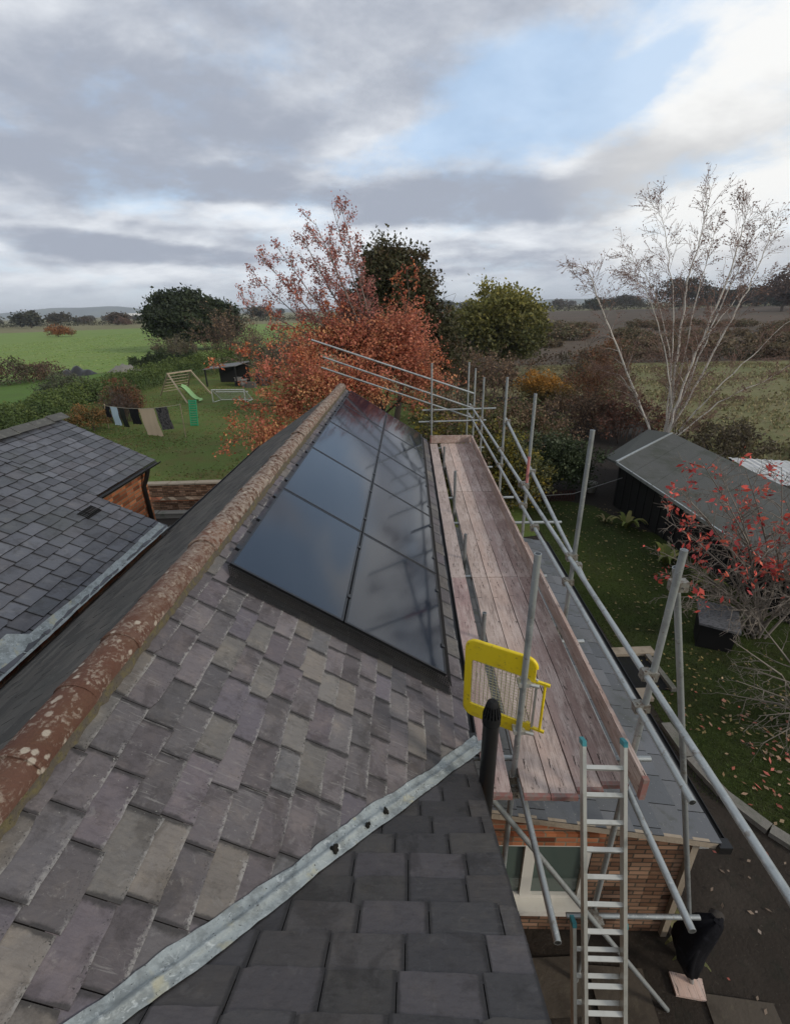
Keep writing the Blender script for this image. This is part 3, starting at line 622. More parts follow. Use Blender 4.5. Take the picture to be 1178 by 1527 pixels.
# ------------------------------------------------------------------ solar panels
UT, UM, UB = -1.56, -.615, .33            # x of the upper edge, centre seam and lower edge of the array
pn = np.array([sT, 0, cT]); ud = np.array([cT, 0, -sT])
def pp(x, y, h=0.): return np.array([x, y, 7 + (-2.5 - sT * x) / cT]) + pn * h
YS = [3.47 + 1.85 * i for i in range(6)]
names = {0: 'nearest to the camera', 1: 'second from the near end', 2: 'in the middle', 3: 'second from the far end', 4: 'at the far gable end'}
for rI, (xa, xb) in enumerate(((UT, UM), (UM, UB))):
    for k in range(5):
        ya, yb = YS[k] + .008, YS[k + 1] - .008
        xa_, xb_ = xa + .006, xb - .006
        c = pp((xa + xb) / 2, (ya + yb) / 2, -.04)
        th = thing('solar_panel', 'black solar panel of the %s row, %s' % (('upper', 'lower')[rI], names[k]), 'solar panel', tuple(c), 'solar panels on the slate roof')
        A, B, C_, D = pp(xa_, ya), pp(xb_, ya), pp(xb_, yb), pp(xa_, yb)
        mb = MB(); e = .022
        def fr(P, Q, inn):
            inn = inn / np.linalg.norm(inn) * e
            V = [P, Q, Q + inn, P + inn]; V = V + [v - pn * .035 for v in V]
            mb.add(V, [[0, 1, 2, 3], [0, 4, 5, 1], [3, 2, 6, 7], [4, 7, 6, 5], [0, 3, 7, 4], [1, 5, 6, 2]])
        ey = np.array([0, e, 0]); eu = ud * e
        fr(A, B, ey); fr(D, C_, -ey); fr(A + ey, D - ey, ud); fr(B + ey, C_ - ey, -ud)
        mb.build('frame', M['frame'], th)
        mb = MB(); off = -pn * .003
        mb.add([A + ey * .9 + eu * .9 + off, B + ey * .9 - eu * .9 + off, C_ - ey * .9 - eu * .9 + off, D - ey * .9 + eu * .9 + off], [0, 1, 2, 3]); mb.build('glass', M['glass'], th)
        mb = MB(); 
        for f_ in (.22, .78):
            q = pp(xb if rI == 0 else xb - .02, ya + (yb - ya) * f_, .002); mb.box(q, (.04, .05, .014), np.array([ud, [0, 1, 0], pn]).T)
        if rI == 0:
            for f_ in (.15, .5, .85):
                q = pp(xa - .005, ya + (yb - ya) * f_, -.012); mb.box(q, (.05, .06, .03), np.array([ud, [0, 1, 0], pn]).T)
        mb.build('clamp', M['frame'], th)
mg = thing('mesh_shade_skirt', 'black bird proofing mesh skirt along the lower and near edges of the solar panels, its near fold standing for shade on the slates', 'mesh', tuple(pp(-.6, 3.4, -.1)))
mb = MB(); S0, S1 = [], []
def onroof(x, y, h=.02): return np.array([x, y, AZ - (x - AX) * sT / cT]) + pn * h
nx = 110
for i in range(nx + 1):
    x = UT + (UB + .01 - UT) * i / nx; S0.append(pp(x, 3.465, -.02)); S1.append(onroof(x, 3.43, .015)); S0.append(onroof(x, 3.43, .015)); S1.append(onroof(x, 3.33 + rng.uniform(-.012, .012), .022))  # wires laid out on the slates stand in for a band of shade
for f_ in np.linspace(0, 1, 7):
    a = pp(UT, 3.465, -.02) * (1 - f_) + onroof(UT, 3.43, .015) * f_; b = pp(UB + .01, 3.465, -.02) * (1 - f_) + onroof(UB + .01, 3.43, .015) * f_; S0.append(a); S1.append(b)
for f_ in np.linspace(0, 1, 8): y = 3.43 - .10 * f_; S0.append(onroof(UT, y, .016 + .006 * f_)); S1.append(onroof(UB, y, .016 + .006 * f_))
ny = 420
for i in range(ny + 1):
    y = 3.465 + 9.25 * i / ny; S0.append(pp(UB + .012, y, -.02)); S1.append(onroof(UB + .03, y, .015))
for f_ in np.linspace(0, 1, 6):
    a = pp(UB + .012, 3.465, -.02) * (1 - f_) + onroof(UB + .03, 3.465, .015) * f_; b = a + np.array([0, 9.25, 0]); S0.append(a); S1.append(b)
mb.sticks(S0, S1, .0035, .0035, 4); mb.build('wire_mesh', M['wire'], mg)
mb = MB()
for x in (UT + .25, UM - .3, UM + .3, UB - .25):
    mb.beam(onroof(x, 3.5, .035), onroof(x, 12.7, .035), .04, .025, pn)
mb.build('mounting_rail', M['frame'], mg)

# ------------------------------------------------------------------ scaffold
PZ = 3.55
sc = thing('tube_scaffold', 'galvanised tube scaffold with guard rails along the eave of the slate roof', 'scaffold', (1.2, 7, 0))
def pipe(name, a, b, tint=(1, 1, 1)):
    mb = MB(); mb.pipe(a, b, tint=np.array(tint) * rng.uniform(.88, 1.12)); return mb.build(name, M['galv'], sc)
SX = 1.785
std = [(2.77, 0., 5.50), (4.58, 2.2, 5.86), (6.82, 2.2, 5.84), (8.86, 2.2, 5.80), (11.6, 0., 5.44), (13.15, 0., 5.47), (14.6, 0, 5.48)]
posts = []
for (y, z0, z1) in std: posts.append(pipe('standard', (SX, y, z0), (SX + .005, y, z1)))
mb = MB(); mb.tube([(SX, 6.82, 4.50), (SX, 6.82, 4.92)], .0252, 12); mb.build('marking_tape', material('pink_tape', (.45, .17, .15), .6), posts[2])
ins = [(2.70, 0., 5.52, .82), (4.3, 2.35, 3.91, .795), (6.17, 2.35, 3.95, .795), (7.9, 2.35, 4.34, .795), (10.6, 0, 4.03, .795), (12.82, 0, 5.66, .60)]
for (y, z0, z1, x) in ins: pipe('standard', (x, y, z0), (x, y, z1), (.8, .8, .8) if 4 < y < 11 else (1, 1, 1))
RX = 1.73
pipe('guard_rail', (RX, .75, 4.455), (RX, 6.9, 4.445)); pipe('guard_rail', (RX, 6.901, 4.445), (RX, 13.6, 4.43))
pipe('guard_rail', (RX, 2.0, 4.13), (RX, 13.8, 4.12))
for x, y0, y1 in ((.86, 1.59, 12.9), (1.70, 1.66, 13.9)): pipe('ledger', (x, y0, 3.437), (x, y1, 3.437))
tr = [(2.83, .5, 1.98), (4.34, .5, 1.94), (5.75, .55, 1.9), (7.55, .55, 2.64), (8.75, .55, 2.05), (10.7, .55, 1.95), (12.4, .5, 2.0)]
for y, a, b in tr: pipe('transom', (a, y, 3.485), (b, y, 3.485))
pipe('end_rail', (.35, 12.9, 4.42), (2.35, 12.9, 4.44)); pipe('end_rail', (.25, 12.9, 4.10), (2.1, 12.9, 4.12))
for a, b in (((-2.55, 13.0, 6.30), (1.75, 13.0, 4.83)), ((-2.29, 13.05, 5.86), (1.75, 13.05, 4.42)), ((-2.35, 13.0, 5.60), (1.75, 13.0, 4.16))): pipe('raking_rail', a, b)
pipe('brace', (1.85, 9.06, 5.0), (1.85, 4.35, 4.28))
pipe('brace', (.62, 2.6, 3.32), (2.68, 2.55, .03)); pipe('cross_tube', (1.5, 2.72, 1.41), (2.8, 2.72, 1.41))
pipe('raker', (3.05, 2.77, .05), (1.86, 2.92, 5.28))
def coupler(x, y, z):
    mb = MB(); a = rng.uniform(-.2, .2)
    mb.tube([(x - .03, y + .045, z), (x + .065, y + .045, z)], .011, 6); mb.box((x + .005, y, z), (.115, .066, .078), np.array(Matrix.Rotation(a, 3, 'Y'))); mb.box((x - .01, y + .032, z + .01), (.05, .03, .045)); mb.tube([(x + .02, y - .055, z), (x + .02, y + .06, z)], .008, 6); mb.tube([(x - .03, y - .01, z - .045), (x - .03, y - .01, z + .05)], .009, 6)
    mb.build('coupler', M['clamp'], sc)
for (y, z0, z1) in std[:6]:
    coupler(SX - .03, y, 4.445); coupler(SX - .03, y, 4.125); coupler(SX - .04, y, 3.45)
for c in ((.84, 2.70, 3.42), (.83, 2.66, 3.30), (1.85, 8.9, 4.97), (1.84, 6.85, 4.66), (1.83, 4.6, 4.31), (1.85, 2.84, 5.18), (1.75, 2.72, 1.42), (1.74, 2.62, 1.5), (1.73, 6.9, 4.445), (1.73, 6.0, 4.127), (.6, 12.9, 4.42), (.6, 12.9, 4.1)): coupler(*c)

# scaffold boards
cols = [(.55, .752), (.842, 1.042), (1.048, 1.250), (1.256, 1.458), (1.464, 1.668)]
cname = ['beside the roof eave', 'next to the gap', 'in the middle', 'second from the outer edge', 'at the outer edge']
segs = [(2.44, 5.62, 'near length'), (5.63, 8.92, 'middle length'), (8.935, 12.62, 'far length')]
for ci, (a, b) in enumerate(cols):
    for si, (y0, y1, sn) in enumerate(segs):
        y0_ = y0 + ((.0, .0, .0, .05, .10)[ci] if si == 0 else 0) ; j = .0; y1_ = y1
        zt = PZ + rng.uniform(-.003, .004)
        th = thing('scaffold_board', 'weathered scaffold board %s, %s of the platform' % (cname[ci], sn), 'board', ((a + b) / 2, (y0_ + y1_) / 2, zt - .038), 'scaffold boards of the platform')
        tn = np.array([(1, 1, 1), (1.05, 1.03, 1.0), (1.12, 1.06, 1.02), (.88, .80, .80), (.72, .64, .64)][ci]) * rng.uniform(.9, 1.1) * (1.12 if si == 2 else 1)
        if si == 0 and ci in (0,): tn = np.array([.95, .82, .85])
        mb = MB(); n = 14; ys = np.linspace(y0_, y1_, n); V = []
        for y in ys:
            e0, e1 = rng.uniform(0, .004, 2); dz = .002 * math.sin(y * 2 + ci)
            V += [(a + e0, y, zt + dz), (b - e1, y, zt + dz), (b - e1, y, zt - .038), (a + e0, y, zt - .038)]
        mb.add(V, [[i * 4 + j, i * 4 + (j + 1) % 4, (i + 1) * 4 + (j + 1) % 4, (i + 1) * 4 + j] for i in range(n - 1) for j in range(4)], tn); mb.add(V[:4], [3, 2, 1, 0], tn); mb.add(V[-4:], [0, 1, 2, 3], tn)
        mb.build('plank', M['board'], th)
        if si == 0:
            mb = MB(); y = y0_
            mb.add([(a, y - .003, zt - .039), (b, y - .003, zt - .039), (b, y - .003, zt + .003), (a, y - .003, zt + .003), (a, y + .03, zt + .003), (b, y + .03, zt + .003)], [[0, 1, 2, 3], [3, 2, 5, 4]]); mb.build('end_band', M['band'], th)
def toeboard(label, a, b, x2=None):
    th = thing('toe_board', label, 'board', tuple((np.array(a) + b) / 2), 'toe boards of the scaffold')
    mb = MB(); a = np.array(a, float); b = np.array(b, float); mb.beam(a, b, .036, .21, tint=(.95, .85, .8)); mb.build('plank', M['board'], th)
    d = (b - a) / np.linalg.norm(b - a)
    mb = MB(); mb.beam(a - d * .004, a + d * .035, .042, .214); mb.build('end_band', M['band'], th)
toeboard('near weathered toe board on edge behind the ladder top, red banded end', (1.71, 2.42, PZ + .115), (1.70, 6.25, PZ + .115))
toeboard('long toe board on edge along the far outer side of the platform', (1.66, 5.55, PZ + .125), (1.69, 12.6, PZ + .115))
toeboard('short toe board across the far end of the platform', (.56, 12.66, PZ + .115), (1.68, 12.66, PZ + .115))

# ------------------------------------------------------------------ yellow ladder gate
gt = thing('safety_gate', 'bright yellow safety gate with wire mesh beside the scaffold pole', 'gate', (.67, 2.84, 3.88))
GA = np.array([.43, 2.96, 0]); GB = np.array([.905, 2.71, 0]); gd = (GB - GA) / np.linalg.norm(GB - GA); GL = np.linalg.norm(GB - GA); gn = np.cross(gd, [0, 0, 1])
def gp(s_, z, h=0): return GA + gd * s_ + np.array([0, 0, z]) + gn * h
def gplate(mb, ring, h0=-.012, h1=.012):
    k = len(ring); V = [gp(s_, z, h0) for s_, z in ring] + [gp(s_, z, h1) for s_, z in ring]
    mb.add(V, np.arange(k)); mb.add(V, np.arange(2 * k)[k:][::-1]); mb.add(V, [[i, (i + 1) % k, k + (i + 1) % k, k + i] for i in range(k)])
Z0, Z1 = 3.88, 4.63; rc = .075
def arc(cx, cz, r, a0, a1, n=7): return [(cx + r * math.cos(R(a)), cz + r * math.sin(R(a))) for a in np.linspace(a0, a1, n)]
mb = MB()
gplate(mb, [(0, Z1 - .19)] + [(.045, Z1 - .19), (.06, Z1 - .175), (GL - .045, Z1 - .175), (GL - .02, Z1 - .2), (GL, Z1 - .2)] + arc(GL - rc, Z1 - rc, rc, 0, 90) + arc(rc, Z1 - rc, rc, 90, 180))
gplate(mb, [(0, Z0 + .13)] + arc(rc, Z0 + rc, rc, 180, 270) + arc(GL - rc, Z0 + rc, rc, 270, 360) + [(GL, Z0 + .14), (GL - .02, Z0 + .14), (GL - .045, Z0 + .12), (.06, Z0 + .12), (.045, Z0 + .13)])
gplate(mb, [(0, Z0 + .13), (.045, Z0 + .13), (.045, Z1 - .19), (0, Z1 - .19)])
# rolled lip around the edge
ringp = arc(GL - rc, Z1 - rc, rc, 0, 90) + arc(rc, Z1 - rc, rc, 90, 180) + arc(rc, Z0 + rc, rc, 180, 270) + arc(GL - rc, Z0 + rc, rc, 270, 360)
mb.tube([gp(s_, z, -.004) for s_, z in ringp], .016, 8)
mb.build('frame', M['yellow'], gt)
mb = MB(); S0, S1 = [], []
for s_ in np.linspace(.05, GL - .01, 15): S0.append(gp(s_, Z0 + .125)); S1.append(gp(s_, Z1 - .18))
for z in np.linspace(Z0 + .13, Z1 - .19, 17): S0.append(gp(.045, z)); S1.append(gp(GL - .01, z))
mb.sticks(S0, S1, .003, .003, 4); mb.build('wire_mesh', material('pale_wire', (.55, .5, .3), .5, metal=.4), gt)
mb = MB(); mb.tube([gp(GL + .075, Z0 + .10), gp(GL + .075, Z1 - .19)], .011, 8)
for z in (Z0 + .10, Z1 - .19): mb.beam(gp(GL - .03, z), gp(GL + .11, z), .02, .02)
mb.build('hinge_bar', M['yellow'], gt)
mb = MB(); mb.tube([gp(GL + .015, Z0 + .02), gp(GL + .015, Z1 - .17)], .010, 8)
for z in (Z0 + .06, Z1 - .21): mb.tube([gp(GL - .11, z, .01), gp(GL - .04, z, .035), gp(GL + .04, z, .02)], .016, 8); mb.box(gp(GL - .075, z, .03), (.09, .075, .035))
mb.build('clamp_hinge', M['alu'], gt)

# ------------------------------------------------------------------ ladder
ld = thing('extension_ladder', 'aluminium extension ladder with teal end caps leaning at the platform end', 'ladder', (1.37, .85, 0))
def stile(name, a, b, cap):
    mb = MB(); mb.beam(a, b, .026, .066, (0, -1, .4)); o = mb.build(name, M['alu'], ld)
    if cap:
        d = (np.array(a) - b) / np.linalg.norm(np.array(a) - b); mb = MB(); mb.beam(np.array(a) - d * .012, np.array(a) + d * .028, .031, .071, (0, -1, .4)); mb.build('end_cap', M['teal'], o)
    return o
tA, bA = np.array([1.255, 2.54, 4.01]), np.array([1.235, .82, .05]); tB, bB = np.array([1.556, 2.54, 4.0]), np.array([1.497, .82, .05])
stile('stile', tA, bA, True); stile('stile', tB, bB, True)
n = 21
for i in range(n):
    f_ = (.185 + i * .203) / 4.32
    if f_ > .99: break
    a = tA + (bA - tA) * f_; b = tB + (bB - tB) * f_; mb = MB(); mb.beam(a, b, .030, .028, (0, -.3, 1)); mb.build('rung', M['alu'], ld)
offb = np.array([-.062, .075, .03])
cA = tA + (bA - tA) * .335 + offb; cB = tB + (bB - tB) * .335 + np.array([.03, .075, .03])
dA, dB = bA + offb, bB + np.array([.03, .075, .03])
stile('stile', cA, dA, True); stile('stile', cB, dB, True)
for i in range(14):
    f_ = (.20 + i * .203) / 2.9
    if f_ > .98: break
    mb = MB(); mb.beam(cA + (dA - cA) * f_, cB + (dB - cB) * f_, .028, .028, (0, -.3, 1)); mb.build('rung', M['alu'], ld)

# ------------------------------------------------------------------ jacket and sole board at the raker foot
mb = MB(); n = 22; secs = [(1.47, 3.02, 2.74, .035, .035), (1.45, 3.00, 2.75, .11, .09), (1.38, 2.96, 2.76, .17, .12), (1.22, 2.92, 2.77, .20, .15), (1.02, 2.89, 2.79, .215, .16), (.82, 2.88, 2.80, .20, .16), (.62, 2.91, 2.80, .165, .14), (.42, 2.98, 2.79, .12, .11), (.24, 3.02, 2.78, .075, .08)]
V = []
for i, (z, x, y, rx, ry) in enumerate(secs):
    for k_ in range(n):
        a = k_ * 2 * math.pi / n; f_ = 1 + (.16 * math.sin(a * 3 + i * .35) + .09 * math.sin(a * 7 - i * .5)) * min(1, i / 2)
        V.append((x + rx * f_ * math.cos(a), y + ry * f_ * math.sin(a), z + .012 * math.sin(a * 5)))
mb.add(V, [[i * n + k_, i * n + (k_ + 1) % n, (i + 1) * n + (k_ + 1) % n, (i + 1) * n + k_] for i in range(len(secs) - 1) for k_ in range(n)], smooth=True); mb.add(V[:n], np.arange(n)[::-1])
jk = thing('jacket', 'black hooded jacket hanging on the scaffold tube end above the sole board', 'jacket', (2.95, 2.77, .2))
jk.scale = (.84, .84, .86); jo = mb.build('body', M['coat'], jk)
for sx, rr in ((-.12, .055),):
    mb = MB(); mb.tube([(2.97 + sx * .7, 2.70, 1.36), (2.97 + sx * 1.25, 2.68, 1.15), (2.97 + sx * 1.3, 2.66, .85), (2.98 + sx * 1.0, 2.66, .58)], [rr * .9, rr * 1.1, rr, rr * .75], 12); mb.build('sleeve', M['coat'], jk)
mb = MB(); V = []
mb.tube([(3.00, 2.80, 1.40), (3.06, 2.82, 1.42), (3.13, 2.84, 1.37), (3.17, 2.85, 1.24)], [.05, .075, .06, .02], 12); mb.build('hood', cloth('faded_lining', (.045, .04, .036)), jk)
mb = MB(); V = [(2.83, 2.66, .02), (3.13, 2.62, .02), (3.18, 2.80, .02), (2.85, 2.86, .02)]; V += [(a, b, .058) for a, b, _ in V]
mb.add(V, [[0, 1, 5, 4], [1, 2, 6, 5], [2, 3, 7, 6], [3, 0, 4, 7], [4, 5, 6, 7]], (1.6, 1.45, 1.35)); tag(mb.build('sole_board', M['board'], None, (3.0, 2.74, .02)), 'small pale timber sole board under the scaffold foot in the dark yard', 'board')

# ------------------------------------------------------------------ right garden
# flagstones beside the lean-to wall
for i, (x, y, a, b, rz) in enumerate(((1.55, 2.72, .62, .5, .05), (2.25, 2.62, .6, .55, -.04), (2.55, 1.95, .7, .55, .1), (1.75, 1.98, .6, .6, 0.), (3.45, 2.35, .7, .6, -.1))):
    mb = MB(); mb.box((x, y, .032), (a, b, .024), np.array(Matrix.Rotation(rz, 3, 'Z'))); tag(mb.build('flagstone', M['flag'], None, (x, y, .02)), ['stained flagstone against the lean-to wall left of its corner', 'stained flagstone beside the foot of the lean-to corner post', 'dark flagstone in the yard left of the sole board', 'dark flagstone in the yard behind the ladder rungs', 'dark flagstone right of the sole board'][i], 'paving slab')
kb = thing('lawn_edging', 'curved stone edging between the dark yard and the side lawn', 'edging', (4.8, 5, 0))
pts = np.array([(7.4, 3.55), (6.3, 3.72), (5.45, 4.0), (5.05, 4.45), (4.72, 4.98), (4.55, 5.6), (4.5, 6.3)])
for i in range(len(pts) - 1):
    mb = MB(); a, b = pts[i], pts[i + 1]; d = (b - a) / np.linalg.norm(b - a); mb.beam((*(a + d * .01), .05), (*(b - d * .01), .05 + rng.uniform(-.01, .01)), .17, .11); mb.build('edging_stone', M['stone'], kb)
sheet('gravel_strip', [(3.2, 6.5), (4.2, 6.5), (4.25, 12.4), (3.2, 12.4)], .024, material('dark_gravel', (.05, .045, .038), .95, layers=((40, .45, .6, (.02, .018, .015), .8), (60, .6, .68, (.13, .12, .1), .7)), bump=(60, .03)))
pit = thing('cellar_hatch', 'dark sunken opening framed by pale slabs beside the lean-to gutter', 'hatch', (4.65, 7.6, 0))
mb = MB(); mb.box((4.6, 7.62, .03), (.8, .95, .012)); mb.build('opening', M['black_soft'], pit)
for c, s_ in (((4.75, 8.22, .06), (.9, .22, .08)), ((4.35, 6.98, .06), (.42, .28, .08)), ((5.04, 7.6, .06), (.1, 1.0, .09))):
    mb = MB(); mb.box(c, s_, np.array(Matrix.Rotation(.06, 3, 'Z'))); mb.build('edge_slab', M['coping'] if s_[0] > .2 else M['stone'], pit)
# shed
sh = thing('garden_shed', 'black timber garden shed with wide grey felt roof behind the side lawn', 'shed', (9.5, 14, 0))
AA, BB = np.array([7.35, 16.25, 1.78]), np.array([11.25, 20.1, 1.80])
SDIR = np.array([.16, -.98, -.075]); F1 = np.array([7.60, 17.85, 1.48]); F2 = np.array([11.2, 22.1, 1.48])
mb = MB()
def slab(q, th=.07):
    q = [np.array(v, float) for v in q]; V = q + [v - [0, 0, th] for v in q]; mb.add(V, [[0, 1, 2, 3], [7, 6, 5, 4], [0, 4, 5, 1], [1, 5, 6, 2], [2, 6, 7, 3], [3, 7, 4, 0]])
slab([AA, AA + SDIR * 8.2, BB + SDIR * 8.2, BB]); o1 = mb.build('roof', M['felt'], sh)
mb = MB()
for f_ in (.12, .25, .38, .51, .64, .77, .9):
    a = AA + SDIR * 8.2 * f_ + [0, 0, .004]; b = BB + SDIR * 8.2 * f_ + [0, 0, .004]; mb.beam(a, b, .025, .008)
mb.build('felt_lap', M['felt'], sh)
mb = MB(); slab([AA + [0, .006, -.002], BB + [0, .006, -.002], F2, F1]); mb.build('roof', material('shaded_felt', (.07, .074, .068), .85, spec=.2, bump=(90, .004)), sh)  # same felt in a darker tone: shade painted on the slope facing away
mb = MB(); mb.beam(AA + [0, 0, .012], BB + [0, 0, .012], .09, .03); mb.beam(AA + [0.02, 0, -.05], AA + SDIR * 8.2 + [.02, 0, -.05], .05, .10); mb.build('roof_edging', M['galv'], sh)
mb = MB(); d = SDIR.copy(); d[2] = 0; d /= np.linalg.norm(d); inw = np.array([.70, .71, 0])
p0 = AA + inw * .35; p0[2] = 0; p1 = p0 + d * 7.4; q0 = BB - inw * .4; q0[2] = 0; q1 = q0 + d * 7.4
for a, b, ha, hb in ((p0, p1, 1.70, 1.12), (q0, q1, 1.70, 1.12), (p0, q0, 1.70, 1.70), (p1, q1, 1.12, 1.12)):
    mb.add([a, b, b + [0, 0, hb], a + [0, 0, ha]], [0, 1, 2, 3])
sw = mb.build('wall', M['shedwall'], sh)
mb = MB()
for i in range(18):
    a = p0 + d * (.4 * i + .1) + np.array([-.02, 0, 0]); mb.beam(a + [0, 0, .02], a + [0, 0, 1.6 - .029 * i], .05, .02, (1, 0, 0))
mb.build('batten', M['shedwall'], sw)
cv = thing('white_canopy', 'low white corrugated canopy behind the grey shed roof', 'canopy', (13.2, 17, 0))
mb = MB(); A_, B_, C_, D_ = [np.array(v) for v in ((12.5, 18.1, 1.30), (15.6, 17.2, 1.30), (15.2, 14.2, 1.18), (12.4, 15.4, 1.18))]
n = 40; V = []
for i in range(n + 1):
    f_ = i / n; up = np.array([0, 0, .02 * math.sin(i * 2.2)]); V += [A_ + (B_ - A_) * f_ + up, D_ + (C_ - D_) * f_ + up]
mb.add(V, [[2 * i, 2 * i + 2, 2 * i + 3, 2 * i + 1] for i in range(n)]); mb.build('sheet', material('white_sheet', (.48, .48, .47), .6, layers=((3, .45, .7, (.32, .32, .29), .7),)), cv)
for q in (A_, B_, C_, D_):
    mb = MB(); mb.beam((q[0] * .97 + .4, q[1] * .97 + .4, 0), (q[0] * .97 + .4, q[1] * .97 + .4, q[2]), .08, .08, (1, 0, 0)); mb.build('leg', M['shedwall'], cv)
# covered bin
bn = thing('storage_bin', 'black storage bin with tilted slate coloured lid on the side lawn below the red shrub', 'bin', (6.6, 8.55, 0))
mb = MB(); V = [(6.22, 8.45, .0), (6.82, 8.22, .0), (7.05, 8.72, .0), (6.45, 8.95, .0)]; V2_ = [(x * 1.0, y, z) for (x, y), z in zip([(6.18, 8.42), (6.84, 8.17), (7.10, 8.74), (6.42, 9.0)], (.62, .55, .72, .78))]
mb.add(V + V2_, [[0, 1, 5, 4], [1, 2, 6, 5], [2, 3, 7, 6], [3, 0, 4, 7]]); mb.build('body', M['black_soft'], bn)
mb = MB(); V = [np.array(v) + [0, 0, .012] for v in V2_]; c = sum(V) / 4; V = [c + (v - c) * 1.1 for v in V]; mb.add(V + [v + [0, 0, .05] for v in V], [[4, 5, 6, 7], [3, 2, 1, 0], [0, 1, 5, 4], [1, 2, 6, 5], [2, 3, 7, 6], [3, 0, 4, 7]]); mb.build('lid', material('grey_lid', (.12, .122, .13), .6, layers=((12, .5, .6, (.05, .05, .055), .8),), stretch=(1, 4, 1)), bn)
# pot and low picket by the evergreen shrub
mb = MB(); mb.tube([(7.25, 17.9, 0), (7.25, 17.9, .12), (7.25, 17.9, .35), (7.25, 17.9, .40), (7.25, 17.9, .37)], [.17, .2, .25, .27, .2], 18); tag(mb.build('plant_pot', M['stone'], None, (7.25, 17.9, 0)), 'grey stone plant pot between evergreen shrub and shed', 'pot')
pf = thing('picket_edging', 'low dark red picket edging in front of the evergreen shrub', 'fence', (5.1, 16.9, 0))
mb = MB()
for i in range(26): x = 3.9 + i * .095; mb.beam((x, 16.85 + i * .004, 0), (x, 16.85 + i * .004, .45), .055, .02, (0, 1, 0))
mb.build('pickets', material('dark_red_wood', (.045, .018, .013), .8), pf)
mb = MB(); 
for z in (.12, .36): mb.beam((3.85, 16.88, z), (6.35, 16.98, z), .02, .05)
mb.build('rail', M['shedwall'], pf)
mb = MB(); mb.tube([(2.5, 16.3, .62), (4.2, 15.9, .62), (5.8, 15.75, .78), (7.5, 15.9, 1.3)], .012, 6); tag(mb.build('cable', M['grey'], None, (5, 16, .6)), 'thin grey cable slung across the side lawn to the shed', 'cable')

# ------------------------------------------------------------------ left garden things
# swing set
fs = thing('swing_frame', 'pale timber climbing frame with A shaped legs on the back lawn', 'climbing frame', (-21.3, 43, 0))
T1, T2 = np.array([-21.3, 42.3, 2.2]), np.array([-20.0, 44.0, 2.25])
for a, b in (((-23.3, 44.0, 0), T1), ((-18.9, 39.9, 0), T1), ((-21.8, 46.4, 0), T2), ((-18.7, 44.6, 0), T2)):
    mb = MB(); mb.beam(a, b, .11, .11, (1, 0, .2)); mb.build('leg', M['timber'], fs)
mb = MB(); mb.beam(T1 + (T1 - T2) * .05, T2 + (T2 - T1) * .05, .12, .12); mb.build('top_beam', M['timber'], fs)
mb = MB()
for i in range(6):
    f_ = .2 + i * .13; a = np.array([-23.3, 44.0, 0]) * (1 - f_) + T1 * f_; b = np.array([-21.8, 46.4, 0]) * (1 - f_) + T2 * f_; mb.beam(a, b, .04, .10, (1, 0, .5))
mb.build('climbing_wall', M['timber'], fs)
mb = MB(); V = []; n = 14
P0, P1 = np.array([-19.7, 40.7, 1.3]), np.array([-17.9, 40.3, .12]); dd = (P1 - P0); sd_ = np.cross([dd[0], dd[1], 0], [0, 0, 1]); sd_ /= np.linalg.norm(sd_)
for i in range(n):
    f_ = i / (n - 1); P = P0 + dd * f_; P[2] += .16 * math.sin(f_ * 2 * math.pi * 1.0); 
    if f_ > .85: P[2] = max(P[2], .16)
    for o_, h_ in ((-.30, .16), (-.27, .16), (-.24, 0), (.24, 0), (.27, .16), (.30, .16)): V.append(P + sd_ * o_ + [0, 0, h_])
mb.add(V, [[i * 6 + j, i * 6 + j + 1, (i + 1) * 6 + j + 1, (i + 1) * 6 + j] for i in range(n - 1) for j in range(5)], smooth=True); mb.build('slide', M['lime'], fs)
# goal
gl = thing('football_goal', 'small white football goal with net on the back lawn', 'goal', (-15.3, 40.2, 0))
g0, g1 = np.array([-16.75, 40.1, 0]), np.array([-13.9, 39.9, 0]); up = np.array([0, 0, 1.05]); bk = np.array([.25, 1.15, 0])
mb = MB()
for a, b in ((g0, g0 + up), (g1, g1 + up), (g0 + up, g1 + up), (g0, g0 + bk), (g1, g1 + bk), (g0 + bk, g1 + bk), (g0 + up, g0 + bk), (g1 + up, g1 + bk), (g0 + bk * .5 + up * .75, g1 + bk * .5 + up * .75)): mb.tube([a, b], .045, 8)
mb.build('frame', M['white'], gl)
mb = MB(); S0, S1 = [], []
for f_ in np.linspace(0, 1, 24): S0.append(g0 + up + (g1 - g0) * f_); S1.append(g0 + bk + (g1 - g0) * f_)
for f_ in np.linspace(0, 1, 11): S0.append(g0 + up * (1 - f_) + bk * f_); S1.append(g1 + up * (1 - f_) + bk * f_)
mb.sticks(S0, S1, .008, .008, 3); mb.build('net', M['net'], gl)
# green ridged panel
gpn = thing('green_ladder', 'upright ridged green plastic ladder panel on the lawn right of the washing line', 'ladder', (-14.6, 31.3, 0))
mb = MB()
for s_ in (-.24, .24): mb.tube([(-14.62 + s_, 31.2, 0), (-14.55 + s_, 31.45, 1.72)], .04, 8)
mb.build('side_rail', M['green'], gpn)
mb = MB()
for i in range(11): f_ = (i + .5) / 11; mb.box((-14.62 + .07 * f_, 31.2 + .25 * f_, 1.72 * f_), (.46, .05, .11))
mb.build('rungs', M['green'], gpn)
